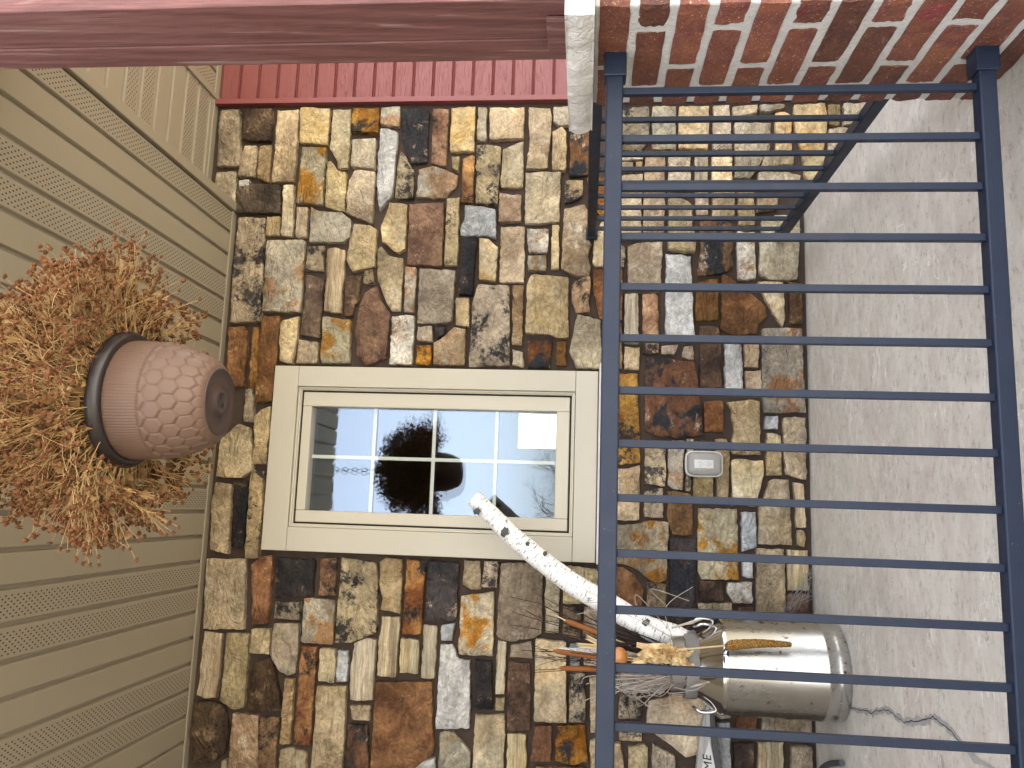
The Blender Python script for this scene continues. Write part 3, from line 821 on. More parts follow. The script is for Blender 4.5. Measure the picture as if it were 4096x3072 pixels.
frame('inner_frame', M_SASH, yl+.008, ys-.008, zc0+.009, zc1-.009, .008, -.032, .03)
frame('gasket', M_GASKET, yl+.015, ys-.015, zc0+.016, zc1-.016, .013, -.020, .03, 0)
gx0, gx1 = onY(1500,2050,-.01).x, onY(1500,1632,-.01).x   # glass opening
gz0, gz1 = onY(2222,1850,-.01).z, onY(1238,1850,-.01).z
sx0, sx1, sz0, sz1 = yl+.0240, ys-.0240, zc0+.0250, zc1-.0250
m = MB()
for a in ((sx0,gx0,sz0,sz1),(gx1,sx1,sz0,sz1),(gx0,gx1,sz0,gz0),(gx0,gx1,gz1,sz1)): m.box(a[0],a[1],-.030,.04,a[2],a[3])
sash = m.build('sash', M_SASH, win, ((sx0+sx1)/2,0,(sz0+sz1)/2), .004)
def pane(name, mat, y, bow, tx, tz):
    m = MB(); n = 20; vs = []
    for j in range(n+1):
        for i in range(n+1):
            u, v = i/n*2-1, j/n*2-1
            vs.append((gx0+(gx1-gx0)*i/n, y + bow*(1-u*u)*(1-v*v) + tx*u + tz*v, gz0+(gz1-gz0)*j/n))
    m.add(vs, [(j*(n+1)+i, j*(n+1)+i+1, (j+1)*(n+1)+i+1, (j+1)*(n+1)+i) for j in range(n) for i in range(n)], True)
    return m.build(name, mat, sash, ((gx0+gx1)/2, y, (gz0+gz1)/2))
pane('glass_pane', M_GLASS1, .004, -.0004, 0, 0)
pane('glass_pane', M_GLASS2, .026, .0022, .0005, .0006)
yg = .012
xm = onY(1700,1838,yg).x
bx('grille_bar', M_GRILLE, sash, xm-.008, xm+.008, yg, yg+.006, gz0, gz1, .001)
for px in (1491,1732,1982):
    zz = onY(px,1850,yg).z
    bx('grille_bar', M_GRILLE, sash, gx0, gx1, yg+.0005, yg+.0055, zz-.008, zz+.008, .001)

# ------------------------------------------------------------------ brick pillar and limestone cap
XP, PY0, PY1 = 1.0653, -2.066, -1.638
PX1 = XP + .43
pil = thing('brick_pillar', 'red brick porch pillar with pale mortar and limestone cap', 'pillar', (1.28,-1.85,0))
bx('mortar', M_BMORTAR, pil, XP+.0035, PX1, PY0+.0035, PY1-.0035, 0, .986, .006, 2)
rb = random.Random(5)
def brick(x0,x1,y0,y1,z0,z1):
    nx, ny, nz = [max(2, int(round(d/.03))) for d in (x1-x0, y1-y0, z1-z0)]
    bm = bmesh.new(); bmesh.ops.create_cube(bm, size=1)
    bmesh.ops.subdivide_edges(bm, edges=bm.edges[:], cuts=6, use_grid_fill=True)
    c = Vector(((x0+x1)/2,(y0+y1)/2,(z0+z1)/2)); dx,dy,dz = x1-x0,y1-y0,z1-z0; sd_ = rb.random()*50
    for v in bm.verts:
        e = sum(1 for q in v.co if abs(abs(q)-.5) < 1e-4)
        p = Vector((v.co.x*dx, v.co.y*dy, v.co.z*dz))
        nn = mnoise.noise_vector(Vector((p.x*26+sd_, p.y*26, p.z*26)))
        if e >= 2: p *= 1 - .012*e/ (1 if True else 1) * rb.uniform(.4,1.4) * (.07/max(dz,.05))
        v.co = p + nn*.0026 + mnoise.noise_vector(Vector((p.x*85+sd_, p.y*85, p.z*85)))*.0019
    me = bpy.data.meshes.new('brick'); bm.to_mesh(me); bm.free(); me.materials.append(M_BRICK)
    o = bpy.data.objects.new('brick', me); COL.objects.link(o); o.parent = pil; o.location = c - WPOS['brick_pillar']
JO = .0095
for k in range(-1, 11):
    za, zb = .062+.0838*k+JO, .062+.0838*(k+1)-JO
    if k == -1: za = .001
    if k == 10: zb = .976
    if zb-za < .03: continue
    if k % 2:
        brick(XP, XP+.245, PY0, -1.977-JO, za, zb); brick(XP+.265, PX1, PY0, -1.977-JO, za, zb)
        brick(XP, XP+.09, -1.977+JO, -1.722-JO, za, zb)
        brick(XP, XP+.245, -1.722+JO, PY1, za, zb)
    else:
        brick(XP, XP+.09, PY0, -1.819-JO, za, zb); brick(XP, XP+.09, -1.819+JO, PY1, za, zb)
        brick(XP+.11, XP+.355, PY0, PY0+.09, za, zb); brick(XP+.375, PX1, PY0, PY0+.09, za, zb)
# rock-faced cap
def capstone():
    x0,x1,y0,y1,z0,z1 = XP-.048, PX1+.05, -2.112, -1.585, .986, 1.049
    bm = bmesh.new(); bmesh.ops.create_cube(bm, size=1)
    bmesh.ops.subdivide_edges(bm, edges=bm.edges[:], cuts=15, use_grid_fill=True)
    for v in bm.verts:
        side = abs(abs(v.co.x)-.5) < 1e-4 or abs(abs(v.co.y)-.5) < 1e-4
        p = Vector((x0+(v.co.x+.5)*(x1-x0), y0+(v.co.y+.5)*(y1-y0), z0+(v.co.z+.5)*(z1-z0)))
        if side:
            nn = mnoise.noise(p*9)*.010 + mnoise.noise(p*26)*.005
            bul = .010*(1-(v.co.z*2)**2) + nn - .004
            if abs(v.co.z) > .49: bul = -.001
            if abs(abs(v.co.x)-.5) < 1e-4: p.x += bul*math.copysign(1, v.co.x)
            if abs(abs(v.co.y)-.5) < 1e-4: p.y += bul*math.copysign(1, v.co.y)
        v.co = p - Vector((1.28,-1.85,1.017))
    me = bpy.data.meshes.new('cap_stone'); bm.to_mesh(me); bm.free(); me.materials.append(M_LIME)
    o = bpy.data.objects.new('cap_stone', me); COL.objects.link(o); o.parent = pil; o.location = (0,0,1.017)
capstone()

# ------------------------------------------------------------------ wooden post on the pillar
XC = 1.104
def postY(px, py): return onX(px, py, XC).y
ya = postY(600, 35); yb = postY(2200, 243)
post = thing('wooden_post', 'red-stained weathered cedar box post standing on the limestone cap', 'post', (XC+.17,(ya+yb)/2,1.049))
g1 = postY(1024+1000/2.16, 362/2.16); g2 = postY(1024+1000/2.16, 500/2.16)
ZT = 2.718
bx('board', M_WOOD, post, XC, XC+.034, ya, g1-.0015, 1.051, ZT, .003)
bx('board', M_WOOD, post, XC-.003, XC+.034, g1+.0015, g2-.001, 1.051, ZT, .003)
bx('board', M_WOOD, post, XC+.002, XC+.036, g2+.001, yb, 1.051, ZT, .003)
bx('board', M_WOOD, post, XC+.036, XC+.33, ya+.004, ya+.036, 1.051, ZT, .003)
bx('board', M_WOOD, post, XC+.038, XC+.33, yb-.036, yb-.002, 1.051, ZT, .003)
bx('board', M_WOOD, post, XC+.332, XC+.36, ya+.004, yb-.002, 1.051, ZT, .003)
b0, b1 = postY(2230, 57), postY(2230, 184); bz = onX(2190, 120, XC).z
bx('base_block', M_WOOD, post, XC-.018, XC-.0035, b0, b1, 1.0505, bz, .002)

# ------------------------------------------------------------------ railings
def bracket(name, parent, x0,x1,y0,y1,z0,z1): return bx(name, M_RAIL, parent, x0,x1,y0,y1,z0,z1, .003)
RY = -1.8659
fr = thing('porch_railing', 'dark navy metal railing across the porch front, ending at the brick pillar', 'railing', (0,RY,0))
RW = .0195
bx('top_rail', M_RAIL, fr, -2.4, XP-.004, RY-RW, RY+RW, .9158, .9555, .004, 3)
bx('bottom_rail', M_RAIL, fr, -2.4, XP-.004, RY-RW, RY+RW, .0815, .1200, .004, 3)
bracket('rail_bracket', fr, XP-.058, XP+.002, RY-.025, RY+.025, .9085, .9615)
bracket('rail_bracket', fr, XP-.058, XP+.002, RY-.025, RY+.025, .0745, .1265)
bal = None
BX = [.9745, .862, .742] ; sp = .1187
xs = [.9765 - sp*i for i in range(0, 29)]
for x in xs:
    if bal is None:
        bal = bx('baluster', M_RAIL, fr, x-.0085, x+.0085, RY-.0085, RY+.0085, .1195, .9163, .0015)
        l0 = bal.location.copy()
    else:
        o = bal.copy(); COL.objects.link(o); o.parent = fr; o.location = l0 + Vector((x-xs[0],0,0))
bx('foot', M_RAIL, fr, -1.42, -1.385, RY-.017, RY+.017, 0, .0815, .002)
XS = onY(2367, 935, -.055).x
SZ1, SZ0 = onY(2349, 935, -.055).z, onY(2385, 935, -.055).z
sr = thing('side_railing', 'dark metal railing running from pillar back to the stone wall', 'railing', (XS,-.8,0))
bx('top_rail', M_RAIL, sr, XS-RW, XS+RW, PY1+.001, -.042, SZ0, SZ1, .004, 3)
bx('bottom_rail', M_RAIL, sr, XS-RW, XS+RW, PY1+.001, -.042, .096, .136, .004, 3)
bracket('rail_bracket', sr, XS-.026, XS+.026, -.078, -.036, SZ0-.006, SZ1+.006)
bracket('rail_bracket', sr, XS-.026, XS+.026, -.078, -.036, .090, .142)
bal2 = None
for i in range(12):
    y = -.1252 - .1292*i
    if y < PY1+.03: break
    if bal2 is None:
        bal2 = bx('baluster', M_RAIL, sr, XS-.0085, XS+.0085, y-.0085, y+.0085, .1355, SZ0+.001, .0015); l0 = bal2.location.copy(); yy0 = y
    else:
        o = bal2.copy(); COL.objects.link(o); o.parent = sr; o.location = l0 + Vector((0,y-yy0,0))

# ------------------------------------------------------------------ hanging basket
PCX, PCY = .218, -1.868
ZB, ZR = 1.832, 2.045       # pot base, rim
hb = thing('hanging_basket', 'brown honeycomb plastic pot with dried dead mums hanging from porch ceiling', 'planter', (PCX,PCY,ZB))
def pot_r(u):   # 0 base .. 1 rim
    return .077 + (.139-.077)*(math.sin(min(u*1.12,1)*math.pi/2)**.62)
m = MB(); NA, NZ = 504, 84; vs = []
HZ = .58
for j in range(NZ+1):
    u = j/NZ; z = ZB+.004 + u*(ZR-ZB-.004)
    for k in range(NA):
        a = 2*math.pi*k/NA; r = pot_r(u)
        fade = max(0, min(1, (u-HZ)/.04))
        ribs = .0006*math.sin(a*126)*fade
        # honeycomb
        px_, py_ = a/(2*math.pi)*22, u*5.6/.866
        best = []
        for rr in (math.floor(py_)-1, math.floor(py_), math.floor(py_)+1, math.floor(py_)+2):
            for cc in (-1,0,1,2):
                hx = math.floor(px_) + cc + (.5 if rr % 2 else 0); hy = rr
                best.append((math.hypot(px_-hx, (py_-hy)*.866), hx, hy))
        best.sort()
        e = best[1][0]-best[0][0]
        hexd = .0034*min(1, e/.13) - .0075*((py_-best[0][2])*.5)*(1 if e > .05 else .3)
        r += hexd*(1-fade)*min(1, (u+.02)/.06) + ribs
        vs.append((PCX+r*math.cos(a), PCY+r*math.sin(a), z))
m.add(vs, [(j*NA+k, j*NA+(k+1)%NA, (j+1)*NA+(k+1)%NA, (j+1)*NA+k) for j in range(NZ) for k in range(NA)], True)
pot = m.build('pot', M_POT, hb, (PCX,PCY,ZB))
m = MB(); m.lathe([(.0001,.002),(.018,.002),(.020,-.001),(.030,-.001),(.032,.006),(.070,.007),(.0765,.001),(.079,.003),(.078,.009)], (PCX,PCY,ZB), 72, True)
pbase = m.build('pot_base', M_POTB, pot, (PCX,PCY,ZB))
for a in (0, 2.09, 4.19):
    m = MB(); m.tube([(PCX+.011*math.cos(a),PCY+.011*math.sin(a),ZB+.0005),(PCX+.011*math.cos(a),PCY+.011*math.sin(a),ZB+.004)], .0055, 12)
    m.build('drain_hole', M_SLOT, pot, (PCX,PCY,ZB))
m = MB(); m.lathe([(.136,-.004),(.139,-.006),(.150,-.006),(.154,-.002),(.160,.010),(.160,.020),(.156,.022),(.148,.021),(.146,.010),(.13,.008),(.0001,.010)], (PCX,PCY,ZR), 96, True)
m.build('rim', M_RIM, pot, (PCX,PCY,ZR))
# hanger and chain
m = MB(); top = Vector((PCX,PCY,ZR+.43))
for a in (.4, 2.5, 4.6):
    m.tube([(PCX+.155*math.cos(a),PCY+.155*math.sin(a),ZR+.012),(PCX+.05*math.cos(a),PCY+.05*math.sin(a),ZR+.25),tuple(top)], .0032, 6)
m.build('hanger_wire', M_RIM, hb, tuple(top))
m = MB()
zc = top.z; i = 0
while zc < H1-.012:
    n = 12; pts = []
    for k in range(n+1):
        a = 2*math.pi*k/n; e = .013*math.cos(a); zz = .022*math.sin(a)
        pts.append((PCX+(e if i % 2 else 0), PCY+(0 if i % 2 else e), zc+.015+zz))
    m.tube(pts, .0036, 6, False); zc += .034; i += 1
m.build('chain', M_RIM, hb, tuple(top))
# dried stems, seed heads, leaves
rp = random.Random(21)
ms, mh, ml = MB(), MB(), MB()
def leaf(m, p, size, rng, out=None):
    d = Vector((rng.gauss(0,1), rng.gauss(0,1), rng.gauss(0,1))).normalized(); e = d.orthogonal().normalized(); f = d.cross(e)
    a = p; b = p+d*size*.5+e*size*.35+f*rng.uniform(-.3,.3)*size; c = p+d*size+f*rng.uniform(-.4,.4)*size; g = p+d*size*.5-e*size*.35+f*rng.uniform(-.3,.3)*size
    mid = p+d*size*.5+f*rng.uniform(-.3,.3)*size
    m.add([a,b,c,g,mid], [(0,1,4),(1,2,4),(2,3,4),(3,0,4)], True)
C0 = Vector((PCX,PCY,ZR+.01))
for i in range(760):
    th_ = rp.uniform(0, 2*math.pi); u = rp.random()
    ph = math.acos(1 - u*1.12)                  # 0 up .. ~97 deg
    dirv = Vector((math.sin(ph)*math.cos(th_), math.sin(ph)*math.sin(th_), math.cos(ph)))
    R = (.335 if rp.random() < .75 else .25)*rp.uniform(.86, 1.05)*(1+.10*mnoise.noise(dirv*2.3+Vector((3,1,0))))
    R *= 1 - .04*math.cos(ph)
    b = C0 + Vector((math.cos(th_), math.sin(th_), 0))*.12*math.sqrt(rp.random())*min(1, .35+ph)
    tip = C0 + Vector((dirv.x*R, dirv.y*R, dirv.z*R*1.02 + .035))
    if ph > 1.15: tip.z -= rp.uniform(0, .07)*(ph-1.15)/.5
    mid1 = b.lerp(tip, .4) + Vector((rp.gauss(0,.012), rp.gauss(0,.012), .03+rp.gauss(0,.012)))
    mid2 = b.lerp(tip, .75) + Vector((rp.gauss(0,.010), rp.gauss(0,.010), .018+rp.gauss(0,.01)))
    r0 = rp.uniform(.0009,.0017)
    ms.tube([b, mid1, mid2], [r0, r0*.85, r0*.7], 4, False)
    for q in range(rp.choice((3,4,5,6,7))):
        tp = tip + Vector((rp.gauss(0,.019), rp.gauss(0,.019), rp.gauss(0,.015)))
        mm = mid2.lerp(tp, .5) + Vector((rp.gauss(0,.006), rp.gauss(0,.006), rp.gauss(0,.006)))
        ms.tube([mid2.lerp(mid1, rp.random()*.4), mm, tp], [r0*.6, r0*.55, r0*.45], 3, False)
        hr = rp.uniform(.0040,.0074); mh.blob(tp, hr, rp, (1,1,.8), .45)
        for z_ in range(3): leaf(mh, tp, hr*rp.uniform(1.2,2.2), rp)
    for q in range(rp.choice((3,4,5,6))):      # side shoots with their own heads
        s_ = mid1.lerp(mid2, rp.uniform(.3,1)) if rp.random() < .5 else mid2.lerp(tip, rp.random())
        e_ = s_ + Vector((rp.gauss(0,.024), rp.gauss(0,.024), rp.gauss(.008,.02)))
        ms.tube([s_, s_.lerp(e_,.5)+Vector((0,0,.004)), e_], [r0*.5, r0*.5, r0*.4], 3, False)
        hr = rp.uniform(.0032,.0062); mh.blob(e_, hr, rp, (1,1,.8), .45); leaf(mh, e_, hr*rp.uniform(1.4,2.4), rp)
    for q in range(rp.choice((1,2,2,3))):
        pp_ = mid1.lerp(mid2, rp.random()); leaf(ml, pp_, rp.uniform(.010,.030), rp)
# side sprays drooping over the rim
for i in range(110):
    th_ = rp.uniform(0, 2*math.pi)
    if rp.random() < .5: th_ = math.pi + rp.gauss(0, .9)
    if math.sin(th_) < -.35: continue
    b = C0 + Vector((math.cos(th_), math.sin(th_), 0))*.14
    dr_ = rp.uniform(.0,.10); out_ = rp.uniform(.07,.17)
    tip = b + Vector((math.cos(th_)*out_, math.sin(th_)*out_, -dr_)); mid = b.lerp(tip,.5)+Vector((math.cos(th_)*.02, math.sin(th_)*.02, .045))
    ms.tube([b, mid, tip], [.0017,.0014,.001], 4, False)
    for q in range(rp.choice((2,3,4))):
        tp = tip + Vector((rp.gauss(0,.018), rp.gauss(0,.018), rp.gauss(0,.018)))
        ms.tube([mid.lerp(tip,rp.uniform(.4,.95)), tp], [.0009,.0007], 3, False); mh.blob(tp, rp.uniform(.004,.007), rp, (1,1,.8), .45)
    for q in range(3): leaf(ml, mid.lerp(tip, rp.random())+Vector((rp.gauss(0,.008),rp.gauss(0,.008),rp.gauss(0,.008))), rp.uniform(.015,.036), rp)
for i in range(700):   # litter packed at the heart of the plant
    a = rp.uniform(0,6.283); rr = .17*math.sqrt(rp.random()); leaf(ml, C0+Vector((rr*math.cos(a), rr*math.sin(a), rp.uniform(0,.17))), rp.uniform(.015,.04), rp)
stuff(ms.build('dried_stems', M_STEM, hb, tuple(C0))); stuff(mh.build('seed_heads', M_HEAD, hb, tuple(C0))); stuff(ml.build('dried_leaves', M_DLEAF, hb, tuple(C0)))

def catmull(P, n=6):
    out_ = []
    for i in range(len(P)-1):
        p0,p1,p2,p3 = P[max(i-1,0)],P[i],P[i+1],P[min(i+2,len(P)-1)]
        for k in range(n):
            t_ = k/n; out_.append(.5*((2*p1)+(p2-p0)*t_+(2*p0-5*p1+4*p2-p3)*t_*t_+(3*p1-p0-3*p2+p3)*t_**3))
    out_.append(P[-1]); return out_
# ------------------------------------------------------------------ milk can
fp = onZ(3412, 2690, 0); dirv = Vector((fp.x, fp.y+D, 0)).normalized()
RC = .182
CC = fp + dirv*RC
def zc_at(px, py): # height where the line of sight meets the front of the can
    v = ray(px, py); tt = (CC.y - RC*.8 + D)/v.y; return (CAM + v*tt).z
zs, zn1, zn0, zm = zc_at(2905,2660), zc_at(2800,2640), zc_at(2752,2630), zc_at(2692,2630)
can = thing('milk_can', 'shiny stainless steel milk can with burlap ribbon, standing on porch floor', 'milk can', (CC.x,CC.y,0))
RN = RC*.66
m = MB(); m.lathe([(RC*.955,0),(RC*.985,.004),(RC,.014),(RC*1.012,.03),(RC*1.0,.040),(RC*.992,.048),(RC*.996,.075),(RC*1.008,.079),(RC*.996,.083),(RC*.996,zs-.02),(RC*.996,zs-.004)], CC, 96, True, close_bot=True)
m.build('body', M_STEEL, can, tuple(CC))
m = MB(); m.lathe([(RC*1.002,zs-.006),(RC*1.004,zs),(RC*.985,zs+.010),(RC*.95,zs+.018),(RN*1.03,zn1-.006),(RN*1.0,zn1)], CC, 96, True)
m.build('shoulder', M_CHROME, can, tuple(CC))
m = MB(); m.lathe([(RN,zn1),(RN,zm-.008),(RN*1.02,zm-.004),(RN*1.02,zm),(RN*.97,zm),(RN*.96,zm-.03),(RN*.96,zm-.06)], CC, 72, True)
m.lathe([(RN*.955,zm-.05),(.001,zm-.05)], CC, 72, True)
m.build('neck', M_STEEL, can, tuple(CC))
m = MB()
rr = random.Random(3)
prof2 = [(RN*1.03,zn1-.004),(RN*1.05,zn1+.006),(RN*1.045,zn0-.004),(RN*1.03,zn0+.002)]
m.lathe(prof2, CC, 60, True)
m.v = [(x+rr.gauss(0,.0018), y+rr.gauss(0,.0018), z+rr.gauss(0,.003)) for x,y,z in m.v]
m.build('burlap_ribbon', M_BURLAP, can, tuple(CC))
for sgn in (1,-1):
    m = MB()
    # side handles lie left and right as seen from the street
    ax = Vector((sgn, -.18, 0)).normalized(); tx = Vector((0,0,1))
    zb_ = zs+.028; r1 = RC*.90
    cpt = lambda r, z, off: Vector((CC.x,CC.y,0)) + ax*r + Vector((-ax.y,ax.x,0))*off + Vector((0,0,z))
    m.tube(catmull([cpt(r1-.012,zb_-.012,-.035), cpt(r1+.004,zb_+.006,-.036), cpt(r1+.008,zb_+.05,-.036), cpt(r1-.004,zb_+.072,-.030), cpt(r1-.008,zb_+.078,0), cpt(r1-.004,zb_+.072,.030), cpt(r1+.008,zb_+.05,.036), cpt(r1+.004,zb_+.006,.036), cpt(r1-.012,zb_-.012,.035)],4), .0055, 10)
    m.build('handle', M_CHROME, can, tuple(cpt(r1,zb_,0)))

# ------------------------------------------------------------------ things standing in the can
YD = CC.y
def cp(tx_, ty_, dy=0): return onY(2048+tx_/2.1602, 2304+ty_/2.1602, YD+dy)    # r3c2 crop coordinates
mouth = Vector((CC.x, CC.y, zm-.05))
# birch branch
bp = [(2740,2575),(2691,2545),(2580,2508),(2446,2424),(2307,2346),(2187,2258),(2057,2152),(2000,2095),(1960,2055),(1895,1993)]
pts = [onY(x,y,YD+.0+.004*i) for i,(x,y) in enumerate(bp)]
P = catmull(pts)
wd = [.050 + (.0365-.050)*i/(len(P)-1) for i in range(len(P))]
wd = [w_*(1+.05*mnoise.noise(Vector((i*.35,0,0)))) for i, w_ in enumerate(wd)]
br = thing('birch_branch', 'thick white birch branch leaning out of the milk can', 'branch', tuple(mouth))
m = MB(); m.tube(P, wd, 24, False); m.build('bark', M_BIRCH, br, tuple(mouth))
tipd = (P[-1]-P[-2]).normalized()
m = MB(); m.tube([P[-1]-tipd*.012, P[-1]+tipd*.001], wd[-1]*.93, 24, True, False); m.build('cut_end', M_BCUT, br, tuple(P[-1]))
for (x,y,r_) in ((2585,2490,.013),(2018,2128,.016),(1908,2045,.013),(2180,2215,.009),(2110,2175,.008)):
    v = ray(x,y).normalized(); q = onY(x,y,YD); bi = min(range(len(P)), key=lambda i: (P[i]-q).length); q = q - v*math.sqrt(max(0, wd[bi]**2-min(wd[bi]*.8,(P[bi]-q).length)**2))
    m = MB(); e1 = v.orthogonal().normalized(); e2 = v.cross(e1); n_ = 18; vs = [q - v*.004]
    for fr_ in (.45, 1.0):
        for k in range(n_):
            a_ = 2*math.pi*k/n_; rr_ = r_*fr_*(1+rr.gauss(0,.16)); vs.append(q + e1*rr_*math.cos(a_) + e2*rr_*math.sin(a_)*1.25 + v*(-.003 if fr_ < .5 else .005))
    m.add(vs, [(0,1+k,1+(k+1)%n_) for k in range(n_)]+[(1+k,1+n_+k,1+n_+(k+1)%n_,1+(k+1)%n_) for k in range(n_)], True)
    m.build('knot', M_BARK, br, tuple(q))
m = MB(); q = onY(2395,2375,YD-.02); m.tube([q, q+Vector((.012,-.01,.04)), q+Vector((.02,-.012,.055))], [.012,.008,.004], 8); 
m.build('stub', M_BIRCH, br, tuple(q))
# second cut birch stick behind the cattails
q0, q1 = cp(1380,690,.05), cp(420,640,.05)
m = MB(); m.tube([q0, q0.lerp(q1,.5), q1], [.014,.013,.011], 14); tag(m.build('birch_stick', M_BIRCH, None, tuple(q0)), 'thin white birch stick between the brown cattails', 'stick')
# cattails
for j, (a, b, tip, dy, lb) in enumerate((((460,385),(780,507),(300,318),-.02,'brown cattail nearest the birch branch, tilted towards the window'),((350,645),(860,715),(200,622),-.03,'brown cattail in the middle, pressed against a birch stick'),((405,795),(860,810),(210,778),-.01,'brown upright cattail farthest from the birch branch'))):
    A, B, T = cp(*a,dy), cp(*b,dy), cp(*tip,dy)
    ct = thing('cattail', lb, 'cattail', tuple(B), 'cattails in the milk can')
    m = MB(); N = 14
    pp = [B.lerp(A, i/N) for i in range(N+1)]; rad = [.0105*min(1,(i+.6)/2, (N-i+.6)/2) for i in range(N+1)]
    m.tube(pp, rad, 12); m.build('spike', M_CAT, ct, tuple(B))
    m = MB(); m.tube([mouth+Vector((0,dy,0)), B, B.lerp(A,.2)], .003, 6); m.build('stem', M_STRAW, ct, tuple(B)); m = MB(); m.tube([A-(A-B)*.03, A.lerp(T,.5)+Vector((.004,0,0)), T], [.0035,.0025,.0012], 6); m.build('tip', M_STRAW, ct, tuple(A))
# wheat ears
for j, (a, b, lb) in enumerate((((560,598),(860,622),'wheat ear lying along the middle cattail'),((640,525),(860,640),'wheat ear tilted towards the birch branch'))):
    A, B = cp(*a,-.05), cp(*b,-.05)
    wt = thing('wheat_ear', lb, 'wheat', tuple(B), 'wheat ears in the milk can')
    d = (A-B); L = d.length; d.normalize(); e = Vector((0,1,0)).cross(d).normalized(); m = MB()
    for i in range(16):
        s_ = 1 if i % 2 else -1; c_ = B + d*(L*(.35+.62*i/16)) + e*s_*.006
        m.tube([c_-d*.010-e*s_*.003, c_, c_+d*.012+e*s_*.003], [.0012,.0036,.0006], 6)
    m.build('grain', M_STRAW, wt, tuple(B))
    m = MB(); m.tube([mouth, B, A], .0016, 5)
    m.build('stalk', M_STRAW, wt, tuple(B))
# little gourd
g = cp(925,700,-.09); gd = thing('gourd', 'small round orange gourd showing below the top rail', 'gourd', tuple(g))
m = MB(); N = 40; vs = []; prof = [(math.sin(math.pi*i/14), -math.cos(math.pi*i/14)) for i in range(15)]
for r_, z_ in prof:
    for k in range(N):
        a = 2*math.pi*k/N; rr_ = .036*max(r_,.02)*(1+.05*abs(math.cos(a*4))); vs.append((g.x+rr_*math.cos(a), g.y+rr_*math.sin(a), g.z+.033*z_))
m.add(vs, [(j*N+k, j*N+(k+1)%N, (j+1)*N+(k+1)%N, (j+1)*N+k) for j in range(14) for k in range(N)], True)
m.build('skin', M_GOURD, gd, tuple(g))
m = MB(); m.tube([g+Vector((0,0,.030)), g+Vector((.003,0,.045))], [.005,.003], 8); m.build('stem', M_STRAW, gd, tuple(g)); m = MB(); m.tube([g-Vector((0,0,.03)), mouth], .003, 6); m.build('pick', M_STRAW, gd, tuple(g))
# dried corn husk leaves
rh = random.Random(9)
mhk = MB()
def strap(m, pts, wid, rng):
    vs = []; n = len(pts)
    for i, p in enumerate(pts):
        tt = (pts[min(i+1,n-1)]-pts[max(i-1,0)]).normalized(); e = tt.cross(Vector((rng.uniform(-.6,.6),1,rng.uniform(-.6,.6)))).normalized()
        f = tt.cross(e); ww = wid*(.35+.65*math.sin(math.pi*(i+.6)/(n+.2)))*rng.uniform(.75,1.2)
        vs += [p+e*ww+f*rng.uniform(-.5,.5)*ww, p+f*rng.uniform(.1,.6)*ww, p-e*ww+f*rng.uniform(-.5,.5)*ww]
    m.add(vs, [q for i in range(n-1) for q in ((3*i,3*i+1,3*i+4,3*i+3),(3*i+1,3*i+2,3*i+5,3*i+4))], False)
for i in range(16):
    a = cp(rh.uniform(1380,1520), rh.uniform(620,760), -RN-.005+rh.uniform(-.02,.03)); b = cp(rh.uniform(1030,1400), rh.uniform(585,770), -RN+rh.uniform(-.05,.06))
    n = 7; strap(mhk, [a.lerp(b,k/(n-1))+Vector((rh.gauss(0,.006),rh.gauss(0,.006),rh.gauss(0,.006))) for k in range(n)], rh.uniform(.010,.022), rh)
for i in range(7):
    a = cp(1400, 690, -RN-.01); b = cp(rh.uniform(1480,1570), rh.uniform(640,780), -RN-.03)
    strap(mhk, [a.lerp(b,k/5)+Vector((rh.gauss(0,.004),rh.gauss(0,.004),rh.gauss(0,.004))) for k in range(6)], rh.uniform(.007,.014), rh)
o = mhk.build('dried_husks', M_HUSK, None, tuple(mouth)); stuff(o); tag(o, 'crumpled pale yellow corn husks spilling over the milk can mouth', 'corn husk')
# dark twigs
mt_ = MB()
ends = [((0,170),-.03),((120,315),0),((205,140),.02),((0,310),.03),((0,415),.04),((105,640),.0),((195,705),.03),((410,745),.03),((160,800),.02),((200,835),.01),((480,855),.03),((680,20),.05),((300,330),.01),((240,260),.04),((330,430),.02),((420,500),.0),((180,690),-.02),((160,620),-.03),((430,725),.0),((300,690),.05)]
for (e_, dy) in ends:
    a = mouth + Vector((rh.uniform(-.04,.04), rh.uniform(-.05,.05), 0)); b = cp(*e_,dy); n = 6
    pp = [a.lerp(b,k/n)+Vector((rh.gauss(0,.006),rh.gauss(0,.006),rh.gauss(0,.006)))*(0 if k in (0,) else 1) for k in range(n+1)]
    mt_.tube(pp, [.0034,.003,.0026,.0022,.0018,.0015,.0011], 5)
    for q in range(3):
        k = rh.choice((3,4,5)); d = (b-a).normalized(); s_ = pp[k]; s2 = s_+d*rh.uniform(.05,.1)+Vector((rh.gauss(0,.03),rh.gauss(0,.02),rh.gauss(0,.01)))
        mt_.tube([s_, s_.lerp(s2,.5)+Vector((rh.gauss(0,.004),0,rh.gauss(0,.004))), s2], [.0014,.0011,.0008], 4)
for i in range(55):   # bundle by the birch
    a = mouth + Vector((rh.uniform(-.02,.07), rh.uniform(-.06,.06), .03)); b = cp(rh.uniform(800,1050), rh.uniform(420,600), rh.uniform(-.06,.06))
    mt_.tube([a, a.lerp(b,.5)+Vector((rh.gauss(0,.008),rh.gauss(0,.008),0)), b], [.003,.0026,.0018], 5)
o = mt_.build('twigs', M_TWIG, None, tuple(mouth)); stuff(o); tag(o, 'thin dark bare twigs fanning upward from the milk can', 'twigs')
